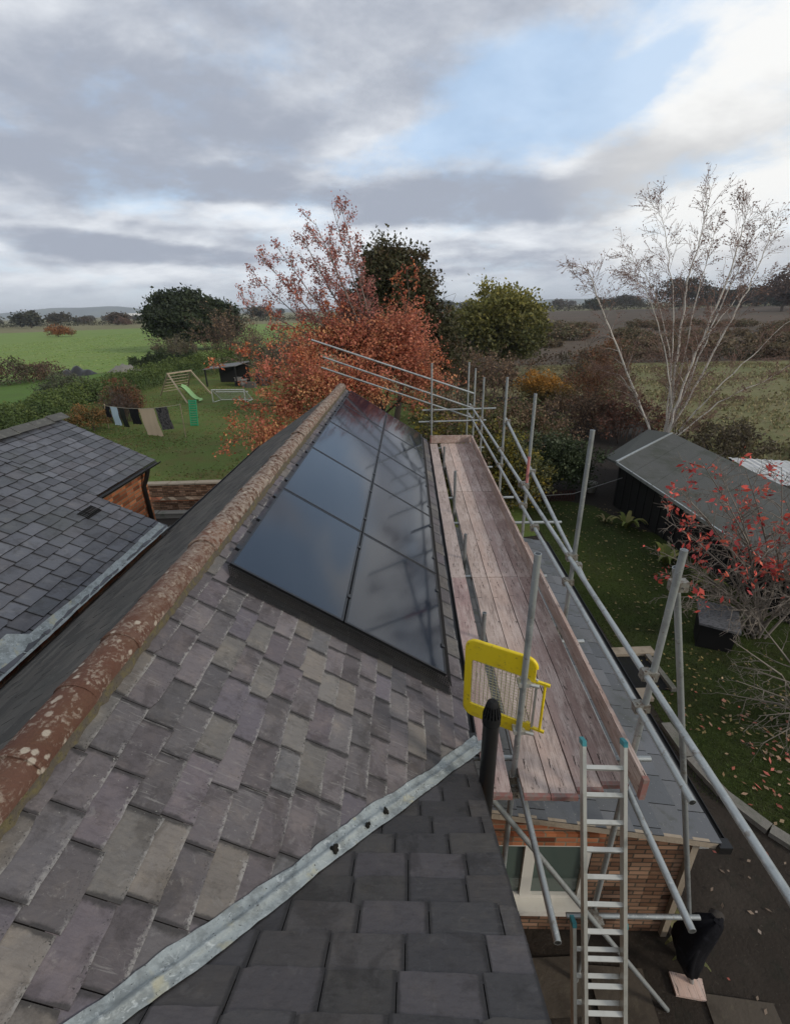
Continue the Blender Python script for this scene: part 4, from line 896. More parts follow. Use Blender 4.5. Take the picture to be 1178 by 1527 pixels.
# washing line
wl = thing('washing_line', 'washing line on two thin wooden poles across the back lawn', 'washing line', (-16.5, 29, 0))
W0, W1 = np.array([-19.9, 30.3, 1.65]), np.array([-13.55, 27.6, 2.1])
mb = MB(); mb.tube([(-20.4, 30.9, 0), (-19.8, 30.2, 1.75)], .035, 8); mb.build('pole', M['timber'], wl); mb = MB(); mb.tube([(-13.85, 28.1, 0), (-13.5, 27.5, 2.15)], .03, 8); mb.build('pole', M['timber'], wl)
def lp(f_): P = W0 * (1 - f_) + W1 * f_; P[2] -= .22 * math.sin(math.pi * f_); return P
mb = MB(); mb.tube([lp(f_) for f_ in np.linspace(-.0, 1, 16)], .012, 5); mb.build('line', M['rope'], wl)
cl = [(-.01, .06, .75, (.015, .015, .018), (), 'small black garment hung first on the left of the washing line', 0), (.075, .17, 1.2, (.42, .52, .58), (), 'pale blue towel on the washing line', .05), (.19, .26, 1.25, (.022, .025, .02), (), 'narrow dark green garment hung right of the pale blue towel', .12), (.33, .45, 1.0, (.012, .012, .013), (), 'black garment hung left of the beige sheet', .06), (.46, .66, 1.75, (.52, .40, .28), (), 'large beige sheet on the washing line', .3), (.68, .83, 1.35, (.10, .09, .088), ((7, .5, .58, (.02, .02, .02), .95),), 'grey and black patterned cloth at the right end of the washing line', .2)]
for f0, f1, L, c, lay, lab, lean_ in cl:
    mb = MB(); nx_, nz = 10, 8; V = []
    for i in range(nx_):
        P = lp(f0 + (f1 - f0) * i / (nx_ - 1))
        for j in range(nz): V.append(P + np.array([lean_ * j / (nz - 1) + .02 * math.sin(j * 1.3), .06 * math.sin(i * 1.9 + j * .4) * j / nz + lean_ * -.5 * j / (nz - 1), -L * j / (nz - 1) + .01]))
    F = [[i * nz + j, (i + 1) * nz + j, (i + 1) * nz + j + 1, i * nz + j + 1] for i in range(nx_ - 1) for j in range(nz - 1)]
    mb.add(V, F, smooth=True); mb.add(np.array(V) + [0, .012, 0], np.array(F)[:, ::-1], smooth=True)
    o = mb.build('sheet' if 'sheet' in lab else 'towel' if 'towel' in lab else 'cloth' if 'cloth' in lab else 'garment', cloth('cloth', c, lay), None, tuple(lp((f0 + f1) / 2)))
    tag(o, lab, 'laundry', 'laundry on the washing line')
# open shelter and clutter
st = thing('open_shelter', 'low dark open shelter with grey roof beyond the climbing frame', 'shelter', (-19.2, 50, 0))
mb = MB(); mb.add([(-21.2, 49.4, 1.75), (-17.6, 49.0, 2.1), (-17.2, 52.5, 2.2), (-20.9, 52.9, 1.85), (-21.2, 49.4, 1.67), (-17.6, 49.0, 2.02), (-17.2, 52.5, 2.12), (-20.9, 52.9, 1.77)], [[0, 1, 2, 3], [7, 6, 5, 4], [0, 4, 5, 1], [1, 5, 6, 2], [2, 6, 7, 3], [3, 7, 4, 0]]); mb.build('roof', M['grey'], st)
for x, y, z in ((-21.0, 49.5, 1.7), (-17.75, 49.2, 2.03), (-17.4, 52.3, 2.1), (-20.7, 52.7, 1.75)):
    mb = MB(); mb.beam((x, y, 0), (x, y, z), .12, .12, (1, 0, 0)); mb.build('post', M['shedwall'], st)
mb = MB(); mb.add([(-20.7, 52.6, 0), (-17.4, 52.2, 0), (-17.4, 52.2, 2.0), (-20.7, 52.6, 1.7)], [0, 1, 2, 3]); mb.build('back_wall', M['shedwall'], st)
for i in range(9):
    x = -17.4 + rng.uniform(-.5, 3.0); y = 48.6 + rng.uniform(-1, 2.5); z = rng.uniform(.35, 1.0); mb = MB()
    mb.box((x, y, z / 2), (rng.uniform(.4, .9), rng.uniform(.4, .8), z), np.array(Matrix.Rotation(rng.uniform(-.4, .4), 3, 'Z'))); mb.box((x, y, z + .03), (.7, .55, .05), np.array(Matrix.Rotation(rng.uniform(-.5, .5), 3, 'Z')))
    c_ = [(.03, .03, .03), (.16, .15, .14), (.09, .08, .07)][i % 3]
    tag(mb.build('crate', material('clutter', c_, .8), None, (x, y, 0)), 'dull crate in the clutter right of the open shelter', 'crate', 'clutter beside the open shelter')
mb = MB(); n = 12; V = []
for i in range(n):
    for j in range(7): x = -45.5 + 4 * i / (n - 1); V.append((x, 61.5 + 2.2 * j / 6, max(.02, (.95 + .3 * math.sin(i * 1.4)) * math.sin(math.pi * j / 6) * math.sin(math.pi * i / (n - 1)) ** .5)))
mb.add(V, [[i * 7 + j, (i + 1) * 7 + j, (i + 1) * 7 + j + 1, i * 7 + j + 1] for i in range(n - 1) for j in range(6)], smooth=True); tag(mb.build('tarpaulin', M['black'], None, (-43.5, 62.5, 0)), 'dark tarpaulin heap beside the neighbouring lawn', 'tarpaulin')
mb = MB(); n = 12; V = []
for i in range(n):
    for j in range(7): x = -40.6 + 3.6 * i / (n - 1); V.append((x, 64.2 + 2.4 * j / 6, max(.02, (.9 + .2 * math.sin(i * 2.1 + j)) * math.sin(math.pi * j / 6) ** .6 * math.sin(math.pi * i / (n - 1)) ** .6)))
mb.add(V, [[i * 7 + j, (i + 1) * 7 + j, (i + 1) * 7 + j + 1, i * 7 + j + 1] for i in range(n - 1) for j in range(6)], smooth=True); tag(mb.build('stone_heap', M['stone'], None, (-38.8, 65.4, 0)), 'pale heap of rubble beside the dark tarpaulin', 'heap')
br = thing('farm_barn', 'long pale roofed farm barn far away among the hedge trees', 'barn', (-470, 900, 0))
mb = MB(); mb.box((-545, 1040, 3), (90, 22, 6)); mb.build('wall', M['coping'], br)
mb = MB(); mb.add([(-592, 1026, 6), (-498, 1026, 6), (-498, 1040, 11), (-592, 1040, 11), (-592, 1054, 6), (-498, 1054, 6)], [[0, 1, 2, 3], [3, 2, 5, 4]]); mb.build('roof', M['white'], br)

# ------------------------------------------------------------------ vegetation
def mixpal(pal, N, rng, var=.18):
    pal = np.array(pal); return pal[rng.integers(len(pal), size=N)] * rng.uniform(1 - var, 1 + var, (N, 1))
def clumps(ell, nc, per, cr, rng, shell=.55, low=-1.):
    """leaf points in clumps through the volume of ellipsoids [(centre, radii), ...]"""
    wts = np.array([e[1][0] * e[1][1] * e[1][2] for e in ell]) ** .67; wts /= wts.sum(); out = []; cid = []
    ch = rng.choice(len(ell), nc, p=wts)
    for i, c in enumerate(ch):
        C, Rr = np.array(ell[c][0]), np.array(ell[c][1])
        while True:
            d = rng.normal(size=3); d /= np.linalg.norm(d)
            if d[2] > low: break
        r = rng.uniform(0, 1) ** shell * (1 + .13 * math.sin(5 * d[0] + 3 * d[2] + c) + .08 * math.sin(11 * d[1] + 7 * d[2]))
        k = int(per * rng.uniform(.5, 1.5)); out.append(C + d * r * Rr + rng.normal(size=(k, 3)) * cr * rng.uniform(.6, 1.3) * np.array([1, 1, .75])); cid.append(np.full(k, i))
    return np.concatenate(out), np.concatenate(cid)
def leaf_tint(P, cid, pal, rng, var=.2, hi=None, hic=None):
    pal = np.array(pal); base = pal[rng.integers(len(pal), size=cid.max() + 1)]; T = base[cid] * rng.uniform(1 - var, 1 + var, (len(P), 1))
    if hi is not None:
        z0, z1 = hi; f_ = np.clip((P[:, 2] - z0) / (z1 - z0) + rng.normal(0, .18, len(P)), 0, 1)[:, None]; h = np.array(hic); T = T * (1 - f_) + h[rng.integers(len(h), size=len(P))] * rng.uniform(.8, 1.2, (len(P), 1)) * f_
    return T
def grow(segs, tips, p, d, L, r, lvl, rng, up=.15, droop=0., nseg=4, kids=(5, 4, 3), spread=.75, ratio=.55, start=.25):
    p = np.array(p, float); d = np.array(d, float); d /= np.linalg.norm(d); pts = [p]; rr = [r]
    for i in range(nseg):
        d = d + rng.normal(0, .13, 3) + np.array([0, 0, up * .25 - droop * .3 * (i + 1) / nseg]); d /= np.linalg.norm(d)
        p = p + d * L / nseg; pts.append(p); rr.append(r * (1 - .8 * (i + 1) / nseg))
    for i in range(nseg): segs.append((pts[i], pts[i + 1], rr[i], rr[i + 1]))
    if lvl <= 0:
        tips += pts[1:]; return
    branch_out(segs, tips, pts, rr, L, lvl, rng, up, droop, nseg, kids, spread, ratio, start)
def branch_out(segs, tips, pts, rr, L, lvl, rng, up, droop, nseg, kids, spread, ratio, start):
    k = kids[len(kids) - lvl] if lvl <= len(kids) else kids[0]
    for c in range(k):
        f_ = start + (1 - start) * (c + rng.uniform(.1, .9)) / k; x = f_ * (len(pts) - 1); i = min(int(x), len(pts) - 2)
        q = pts[i] + (pts[i + 1] - pts[i]) * (x - i); ax = pts[i + 1] - pts[i]; ax = ax / np.linalg.norm(ax)
        v = rng.normal(size=3); v -= ax * np.dot(v, ax); v /= np.linalg.norm(v)
        grow(segs, tips, q, ax * (1 - spread * .5) + v * spread, L * ratio * rng.uniform(.6, 1.15) * (1.15 - .5 * f_), max(rr[i] * .55, .002), lvl - 1, rng, up, droop, max(2, nseg - 1), kids, spread, ratio, start)
def seg_mesh(segs, n=3, tint=(.1, .08, .065), rmin=.004, rng=None):
    mb = MB(); P0 = np.array([s_[0] for s_ in segs]); P1 = np.array([s_[1] for s_ in segs]); r0 = np.maximum([s_[2] for s_ in segs], rmin); r1 = np.maximum([s_[3] for s_ in segs], rmin * .7)
    T = np.array(tint)[None] * (rng.uniform(.75, 1.25, (len(P0), 1)) if rng is not None else np.ones((len(P0), 1))); mb.sticks(P0, P1, r0, r1, n, T); return mb

def dense_tree(name, label, base, ell, nc, per, cr, leaf, pal, seed, trunk_r=.25, cat='tree', group=None, hi=None, hic=None, shell=.55, low=-.7, bark='bark'):
    rng = np.random.default_rng(seed); b = np.array([base[0], base[1], 0.]); th = thing(name, label, cat, tuple(b), group)
    P, cid = clumps(ell, nc, per, cr, rng, shell, low); P = P[P[:, 2] > .05]; cid = cid[:len(P)]
    mb = MB(); mb.leaves(P, leaf, leaf_tint(P, cid, pal, rng, .22, hi, hic), rng); mb.build('crown', M['leaf'], th)
    segs, tips = [], []; top = max(e[0][2] for e in ell)
    cz = np.array(ell[0][0]); grow(segs, tips, b, (cz - b) + np.array([0, 0, .01]), np.linalg.norm(cz - b) * 1.1, trunk_r, 2, rng, .3, 0, 5, (7, 4), .7, .6, .3)
    seg_mesh(segs, 6, (.10, .08, .065), .01, rng).build('trunk', M['twig'], th); return th
def twiggy(name, label, base, rad, h, nst, seed, pal, nleaf, leaf, twig=(.10, .075, .06), cat='shrub', group=None, kids=(5, 4), droop=.1, r=.03, rmin=.008):
    rng = np.random.default_rng(seed); b = np.array([base[0], base[1], 0.]); th = thing(name, label, cat, tuple(b), group); segs, tips = [], []
    for i in range(nst):
        a = rng.uniform(0, 2 * math.pi); q = rng.uniform(0, 1) ** .6; o_ = b + np.array([math.cos(a) * rad * .55 * q, math.sin(a) * rad * .55 * q, 0])
        grow(segs, tips, o_, (math.cos(a) * rad * .5 * q, math.sin(a) * rad * .5 * q, h * (1 - .3 * q)), h * rng.uniform(.65, 1.0) * (1 - .25 * q), r, 2, rng, .25, droop, 4, kids, .75, .5, .2)
    seg_mesh(segs, 3, twig, rmin, rng).build('stems', M['twig'], th)
    if nleaf:
        tp = np.array(tips); P = tp[rng.integers(len(tp), size=nleaf)] + rng.normal(size=(nleaf, 3)) * leaf * .9; P[:, 2] = np.maximum(P[:, 2], .05)
        mb = MB(); mb.leaves(P, leaf, mixpal(pal, nleaf, rng, .25), rng); mb.build('leaves', M['leaf'], th)
    return th
E3 = lambda x, y, z, a, b, c: ((x, y, z), (a, b, c))
DKG = [(.026, .036, .018), (.034, .046, .022), (.022, .03, .016), (.042, .054, .026)]
OLV = [(.075, .076, .028), (.06, .066, .026), (.095, .088, .034), (.05, .054, .024)]
YEL = [(.16, .13, .02), (.12, .11, .02), (.19, .135, .02)]
RED = [(.34, .085, .035), (.28, .06, .03), (.40, .13, .045), (.22, .05, .03)]
ORG = [(.40, .165, .085), (.35, .135, .07), (.43, .22, .10), (.29, .115, .065), (.40, .13, .085)]
BRN = [(.15, .095, .06), (.12, .08, .052), (.175, .115, .068), (.10, .072, .05)]

dense_tree('evergreen_tree', 'broad dark evergreen tree with domed crown at the end of the green field', (-44.9, 102.5), [E3(-44.5, 102.5, 6.6, 8.0, 7.5, 4.9), E3(-47.5, 101, 6.5, 5, 5, 4.2), E3(-39, 103, 5.0, 4.0, 5, 4.2), E3(-44.5, 102, 4.0, 7.0, 6, 3.2)], 1700, 44, .62, .55, DKG, 21, .5)
dense_tree('oak_tree', 'tall dark green oval tree behind the red cherry tree', (-.9, 32), [E3(-.9, 32, 6.4, 3.05, 2.7, 4.2), E3(-1.0, 32, 5.2, 3.0, 2.6, 3.5), E3(-.7, 31.6, 8.3, 2.3, 2, 2.0), E3(1.1, 31.6, 4.6, 1.8, 2, 2.8)], 2300, 46, .33, .19, [(.048, .046, .02), (.06, .055, .024), (.066, .046, .024), (.04, .042, .018)], 22, .25, shell=.6)
dense_tree('hazel_tree', 'round yellow green tree with a yellower top beyond the platform end', (10.2, 57), [E3(10.1, 57, 5.3, 5.0, 4.6, 3.9), E3(8.6, 57, 3.6, 4.0, 4, 3.0), E3(12, 57, 4.2, 3.4, 4, 3.4)], 1500, 40, .5, .34, OLV, 23, .22, hi=(3.5, 9), hic=[(.22, .19, .045), (.17, .155, .035), (.13, .13, .035)])  # leaf colour shifts from olive to yellow towards the top
twiggy('bare_thicket', 'leafless brown thicket tree right of the domed evergreen', (-24.8, 68), 4.6, 7.8, 26, 24, BRN, 2600, .22, (.085, .065, .055), 'tree', None, (6, 5), .0, .07, .022)
twiggy('bare_thicket', 'low grey brown scrub below the domed evergreen', (-37.8, 78), 5.0, 4.2, 26, 25, [(.10, .085, .05), (.08, .075, .045)], 3200, .24, (.11, .09, .075), 'shrub', None, (6, 4), .0, .05, .022)
twiggy('bare_thicket', 'grey twiggy scrub between climbing frame and cherry tree', (-15.5, 56), 4.4, 5.2, 26, 26, [(.10, .07, .045), (.075, .065, .04)], 2600, .2, (.10, .08, .07), 'shrub', None, (6, 4), .0, .05, .02)

# red cherry tree: sparse fan of limbs above, dense orange leaves below
rng = np.random.default_rng(31); th = thing('cherry_tree', 'autumn cherry tree with sparse red top and dense orange lower branches', 'tree', (-1.0, 20.9, 0)); segs, tips = [], []
limb0 = [np.array(v) for v in ((-.9, 20.9, 0), (-1.0, 20.9, 1.5), (-1.3, 21, 3.0), (-1.65, 20.9, 4.3))]
trunk = [(limb0[i], limb0[i + 1], .20 - .035 * i, .165 - .035 * i) for i in range(3)]
PX = lambda p: np.array([p[0] * 1.16, p[1] * 1.16, 7 + (p[2] - 7) * 1.16])
top_t = [(-2.45, 18, 10.4), (-2.1, 17.8, 10.2), (-1.75, 18.3, 9.2), (-3.05, 18, 9.95), (-3.65, 18.4, 9.65), (-4.35, 17.8, 9.2), (-4.95, 18, 8.9), (-5.35, 18.3, 8.3), (-5.75, 18, 7.5), (-2.7, 17.4, 9.2), (-4.0, 17.5, 7.9), (-3.3, 18.6, 8.6)]
utips = []
for e in top_t:
    e = np.array(e); e[2] = 4.6 + (e[2] - 4.6) * .95; e = PX(e); s_ = limb0[2 + (rng.random() < .6)] + rng.normal(0, .05, 3); m1 = s_ * .55 + e * .45 + np.array([.22, 0, .15]); pts = [s_, s_ * .7 + m1 * .3 + [.0, 0, .1], m1, m1 * .45 + e * .55, e]; rr = [.06, .05, .036, .022, .008]
    for i in range(4): segs.append((pts[i], pts[i + 1], rr[i], rr[i + 1]))
    branch_out(segs, utips, pts, rr, 2.3, 2, rng, .35, 0, 4, (16, 6), .6, .42, .25)
seg_mesh(trunk + segs, 6, (.20, .165, .145), .008, rng).build('trunk', M['twig'], th)
tp = np.array(utips); tp = tp[tp[:, 2] > 5.4]; N = 13000; P = tp[rng.integers(len(tp), size=N)] + rng.normal(size=(N, 3)) * .09
mb = MB(); mb.leaves(P, .082, mixpal([(.34, .13, .11), (.26, .10, .09), (.40, .14, .10), (.28, .15, .12)], N, rng, .25), rng); mb.build('sparse_leaves', M['leaf'], th)
lower = [E3(-.45, 18, 5.7, 1.75, 1.6, 1.3), E3(-3.0, 16.4, 4.7, 1.5, 1.3, .95), E3(-4.3, 16.6, 3.9, 1.15, 1.2, .95), E3(-4.9, 17, 5.0, .65, .8, .55), E3(.35, 17.4, 4.7, 1.25, 1.2, .9), E3(-1.6, 18, 6.0, 1.3, 1.3, .9), E3(-1.6, 17, 4.6, 1.5, 1.2, 1.0), E3(-4.9, 16.2, 3.0, .9, .9, .55), E3(-.2, 17.6, 6.5, .9, 1.0, .7), E3(-3.6, 17.4, 5.6, 1.1, 1.0, .8), E3(-2.6, 18, 6.2, 1.0, 1, .7)]
lower = [(tuple(PX(a)), tuple(np.array(b) * 1.16)) for a, b in lower]
P, cid = clumps(lower, 820, 58, .29, rng, .95, -1.)
T = leaf_tint(P, cid, ORG, rng, .25); f_ = np.clip((P[:, 0] + 2.2) / 2.2 + rng.normal(0, .3, len(P)), 0, 1)[:, None] * np.clip((P[:, 2] - 4) / 1.5, .25, 1)[:, None]
T = T * (1 - f_) + mixpal([(.42, .14, .085), (.34, .11, .075), (.46, .18, .10), (.24, .10, .07)], len(P), rng, .2) * f_
mb = MB(); mb.leaves(P, .098, T, rng); mb.build('crown', M['leaf'], th)
sg, tp2 = [], []
for e in lower:
    c = np.array(e[0]); s_ = np.array([-1.2, 20.9, 2.6]); pts = [s_, s_ * .5 + c * .5 + [0, 0, -.1], c, c + (c - s_) * .35]; rr = [.06, .04, .025, .01]
    for i in range(3): sg.append((pts[i], pts[i + 1], rr[i], rr[i + 1]))
    branch_out(sg, tp2, pts, rr, 3.0, 2, rng, .1, .1, 4, (9, 4), .7, .5, .3)
seg_mesh(sg, 4, (.10, .075, .06), .005, rng).build('limbs', M['twig'], th)
P2 = np.array(tp2); N = 8000; P = P2[rng.integers(len(P2), size=N)] + rng.normal(size=(N, 3)) * .07; mb = MB(); mb.leaves(P, .095, mixpal(ORG + RED, N, rng, .25), rng); mb.build('outer_leaves', M['leaf'], th)

# birch with many leaning white stems
rng = np.random.default_rng(41); th = thing('birch_tree', 'nearly bare many stemmed silver birch with white trunks behind the shed', 'tree', (13.1, 24, 0))
stems = [[(12.6, 24, .0), (12.23, 24, 1.01), (11.07, 24.2, 3.21), (9.81, 24.3, 5.57), (8.9, 24.2, 7.0), (8.3, 24, 8.1), (7.75, 23.8, 8.6)],
 [(11.9, 24, 1.6), (11.32, 24.2, 2.72), (10.5, 24.5, 3.7), (9.33, 24.8, 3.95)],
 [(13.1, 24, 0), (13.08, 24, 1), (13.06, 24, 2.68), (12.89, 24, 4.59), (12.73, 24, 6.38), (12.63, 24, 7.78), (12.81, 24, 9.11), (12.86, 24, 10.4), (12.88, 24, 11.3)],
 [(13.1, 24, .5), (13.03, 24.2, 2.35), (12.89, 24.5, 4.89), (12.57, 24.8, 7.23), (12.04, 25, 8.87), (11.52, 25, 10.41), (10.9, 25, 11.0)],
 [(13.2, 24.3, .4), (13.27, 24.5, 2.93), (12.58, 24.8, 5.48), (11.81, 25, 7.26), (10.98, 25, 8.4), (9.9, 25, 9.2)],
 [(13.1, 23.8, .3), (13.04, 23.7, 2.02), (12.16, 23.4, 4.3), (11.33, 23.2, 6.12), (10.31, 23, 7.57), (9.6, 23, 8.2)],
 [(13.1, 23.8, 0), (13.03, 23.5, 1.95), (13.31, 23.4, 4.32), (13.75, 23.3, 6.36), (14.02, 23.2, 8.25), (14.06, 23.2, 9.77), (14.14, 23.2, 10.6)],
 [(13.2, 24, 0), (13.31, 24, .99), (14.38, 24.2, 3.62), (15.11, 24.4, 5.74), (15.72, 24.5, 7.43), (16.15, 24.6, 9.02), (16.2, 24.6, 10.1)],
 [(13.2, 23.8, .2), (13.4, 23.5, .94), (14.54, 23.2, 3.06), (15.72, 23, 4.57), (16.61, 23, 5.72), (17.5, 23, 6.5)],
 [(13.1, 23.5, .5), (13.5, 23.2, 1.07), (14.7, 23, 2.5), (16.32, 22.8, 3.4), (17.6, 22.8, 4.3)],
 [(13.2, 24.3, .4), (13.62, 24.5, 1.57), (14.55, 24.8, 5.43), (15.67, 25, 7.16), (17.3, 25, 8.3)],
 [(13.2, 24.3, 1.), (13.52, 24.6, 3.58), (13.73, 24.9, 6.93), (13.88, 25, 8.86), (14.0, 25, 10.3)],
 [(13.2, 24, .8), (14.2, 24.5, 4.4), (15.0, 24.8, 7.2), (15.5, 24.9, 8.9), (15.7, 24.9, 9.9)]]
tw, tips = [], []; mb = MB()
for k, s_ in enumerate(stems):
    pts = [np.array(p) for p in s_]; r0 = .068 if k in (0, 2, 6, 7) else .042
    if k == 1: r0 = .035
    rr = [r0 * (1 - .88 * i / (len(pts) - 1)) for i in range(len(pts))]
    fine = []; fr = []
    for i in range(len(pts) - 1):
        for q in np.linspace(0, 1, 5)[:-1]: fine.append(pts[i] + (pts[i + 1] - pts[i]) * q + rng.normal(0, .025, 3)); fr.append(rr[i] + (rr[i + 1] - rr[i]) * q)
    fine.append(pts[-1]); fr.append(rr[-1]); mb.tube(fine, fr, 7)
    branch_out(tw, tips, pts, [max(r_ * .6, .012) for r_ in rr], 3.0 if len(pts) > 5 else 1.7, 2, rng, .2, .42, 5, (34, 10), .55, .52, .14)
mb.build('stems', M['birchbark'], th)
thick = [s_ for s_ in tw if s_[2] > .011]; thin = [s_ for s_ in tw if s_[2] <= .011]
mt = seg_mesh(thin, 3, (.22, .145, .12), .007, rng); m2 = seg_mesh(thick, 4, (.40, .35, .31), .009, rng); mt.add(np.concatenate(m2.v), m2.f[0][0], m2.f[0][1], True); mt.build('twigs', M['twig'], th)
tp = np.array(tips); N = 12000; P = tp[rng.integers(len(tp), size=N)] + rng.normal(size=(N, 3)) * .05
mb = MB(); mb.leaves(P, .07, mixpal([(.17, .10, .075), (.20, .12, .085), (.13, .08, .06)], N, rng, .25), rng); mb.build('leaves', M['leaf'], th)
# brown dead leaf clumps low in the birch
dense_tree('beech_sapling', 'russet leaved young beech in front of the left birch stem', (10.6, 27), [E3(10.6, 27, 3.9, 1.5, 1.2, 1.9), E3(9.9, 27, 3.0, 1.4, 1.2, 1.2)], 130, 26, .22, .10, [(.16, .075, .04), (.12, .06, .035), (.19, .09, .045)], 43, .06, low=-1, shell=.8)

# hedges and garden shrubs
def hedge(name, label, line, wid, h, nleaf, leaf, pal, seed, cat='hedge', rough=.25, hi=None, hic=None):
    rng = np.random.default_rng(seed); line = np.array(line, float); L = np.r_[0, np.cumsum(np.linalg.norm(np.diff(line, axis=0), axis=1))]
    s_ = rng.uniform(0, L[-1], nleaf); x = np.interp(s_, L, line[:, 0]); y = np.interp(s_, L, line[:, 1]); hs = np.interp(s_, L, h) if not np.isscalar(h) else np.full(nleaf, h)
    hv = hs * (1 + rough * (.5 * np.sin(s_ * 1.3 + seed) + .3 * np.sin(s_ * 3.1) + .3 * np.sin(s_ * 6.7 + 2)) * .5)
    a = rng.uniform(0, math.pi, nleaf); q = rng.uniform(0, 1, nleaf) ** .35
    dx = np.gradient(line[:, 0], L); dy = np.gradient(line[:, 1], L); tx = np.interp(s_, L, dx); ty = np.interp(s_, L, dy)
    o_ = np.cos(a) * q * wid / 2 * (1 + .2 * np.sin(s_ * 2.2)); z = np.abs(np.sin(a)) ** .6 * q * hv
    P = np.c_[x - ty * o_, y + tx * o_, z + .03] + rng.normal(0, leaf * .5, (nleaf, 3)); P[:, 2] = np.maximum(P[:, 2], .03)
    c = (line[0] + line[-1]) / 2; cid = (s_ / (leaf * 5)).astype(int) * 7 + (z / (leaf * 5)).astype(int); cid = cid % 997
    mb = MB(); mb.leaves(P, leaf, leaf_tint(P, cid, pal, rng, .28, hi, hic), rng); o = mb.build(name, M['leaf'], None, (c[0], c[1], 0)); tag(o, label, cat); return o
GRH = [(.055, .08, .026), (.07, .10, .03), (.042, .064, .022), (.085, .11, .034)]
hedge('garden_hedge', 'long clipped green hedge along the left side of the back lawn', [(-25.5, 20), (-26.6, 29.3), (-27.8, 38.3), (-27.6, 46), (-26.8, 54), (-25, 62), (-20, 70)], 2.6, [1.5, 1.7, 1.9, 2.1, 2.4, 2.6, 2.6], 34000, .17, GRH, 51, hi=(1.2, 2.2), hic=[(.075, .10, .025), (.06, .085, .022)])
hedge('field_hedge', 'brown field hedge between the neighbouring lawn and the green field', [(-66, 42), (-54, 49), (-45.5, 55), (-44.5, 60)], 4.5, [3.2, 3.0, 2.6, 1.6], 19000, .2, [(.085, .055, .038), (.065, .046, .034), (.055, .055, .028), (.10, .062, .04)], 52, rough=.5)
hedge('conifer_row', 'short row of dark green bushes at the far end of the neighbouring lawn', [(-40, 69), (-36, 71), (-31, 73)], 2.6, [1.4, 2.0, 1.4], 7000, .22, [(.025, .035, .016), (.032, .046, .018)], 53, rough=.8)
hedge('boundary_hedge', 'thin dark hedge across the far side of the green field', [(-470, 420), (-330, 430), (-240, 430), (-130, 420), (-40, 400)], 5, 3.2, 7000, 1.1, [(.04, .042, .022), (.05, .045, .025)], 54, rough=.6)
hedge('boundary_hedge', 'dark hedge line at the far edge of the ploughed field', [(30, 545), (180, 560), (340, 545), (560, 520)], 9, 6, 9000, 1.5, [(.04, .038, .022), (.055, .045, .028)], 55, rough=.9)
hedge('meadow_hedge', 'ragged brown hedge between the meadow and the ploughed field', [(14, 60), (30, 63), (60, 62.5), (110, 61), (180, 62)], 2.4, [1.9, 1.4, 1.6, 1.6, 1.4], 12000, .3, [(.075, .05, .035), (.06, .052, .03), (.09, .06, .04)], 56, rough=.9)
dense_tree('grey_bush', 'rounded grey green bush left of the garden hedge', (-30.0, 41.5), [E3(-30.2, 41.5, 1.2, 2.3, 2.0, 1.4), E3(-29, 41.8, .8, 1.6, 1.5, 1.0)], 260, 40, .22, .14, [(.06, .068, .04), (.05, .058, .034), (.07, .074, .045)], 61, .08, 'bush')
dense_tree('copper_bush', 'red brown bush beside the left end of the climbing frame', (-21.4, 34.8), [E3(-21.3, 34.8, 1.5, 1.35, 1.3, 1.25), E3(-20.6, 34.6, 1.0, 1.2, 1.2, 1.0)], 230, 36, .18, .11, [(.14, .065, .035), (.11, .055, .03), (.09, .05, .03), (.07, .06, .03)], 62, .06, 'bush')
dense_tree('orange_bush', 'low orange tinged bush at the corner of the outbuilding roof behind the laundry', (-20.9, 30.2), [E3(-21.1, 30.2, .9, 1.4, 1.1, .8)], 150, 34, .16, .10, [(.19, .10, .035), (.14, .08, .03), (.07, .065, .025)], 63, .05, 'bush')
twiggy('bare_bush', 'dark leafless bush between copper bush and laundry', (-20.6, 32.6), 1.8, 2.2, 24, 64, [(.06, .045, .035)], 900, .1, (.07, .055, .048), 'bush', None, (5, 4), .0, .03, .012)
# shrub belt behind the platform end
belt = [(1.2, 16.2, 1.3, 3.9, OLV + YEL[:1] + BRN[:1], 'yellow and brown leaved shrub just beyond the platform end'), (3.0, 17.8, 1.5, 4.0, OLV + BRN[:2] + YEL[:2], 'tall olive shrub behind the far scaffold poles'), (3.7, 16.3, 1.2, 2.9, OLV + YEL, 'yellowing shrub left of the dark evergreen shrub'), (-1.0, 15.6, 1.2, 3.4, OLV + ORG[:1], 'olive shrub below the cherry tree behind the gable'), (2.0, 22, 2.2, 3.6, BRN + OLV, 'brown shrub between cherry tree and scaffold poles'), (5.8, 23, 2.2, 3.0, BRN + OLV[:2], 'brown bramble mound behind the evergreen shrub')]
for i, (x, y, r, h, pal, lab) in enumerate(belt):
    dense_tree('garden_shrub', lab, (x, y), [E3(x, y, h * .55, r, r, h * .45), E3(x + r * .4, y - .2, h * .4, r * .8, r * .8, h * .38), E3(x - r * .35, y, h * .68, r * .6, r * .6, h * .32)], 330, 38, .18, .10, pal, 70 + i, .06, 'shrub', 'shrub belt beyond the scaffold', shell=.8, low=-1)
dense_tree('laurel_shrub', 'large glossy dark evergreen shrub between scaffold and shed', (5.7, 17.8), [E3(5.3, 17.9, 1.35, 1.5, 1.1, 1.2), E3(6.4, 17.9, 1.2, 1.1, 1.0, 1.15), E3(4.6, 17.8, 1.0, 1.0, .9, .9)], 420, 40, .14, .10, [(.022, .032, .014), (.028, .04, .016), (.034, .046, .02)], 80, .06, 'shrub', hi=(2.0, 2.8), hic=[(.10, .11, .07), (.05, .065, .03)])
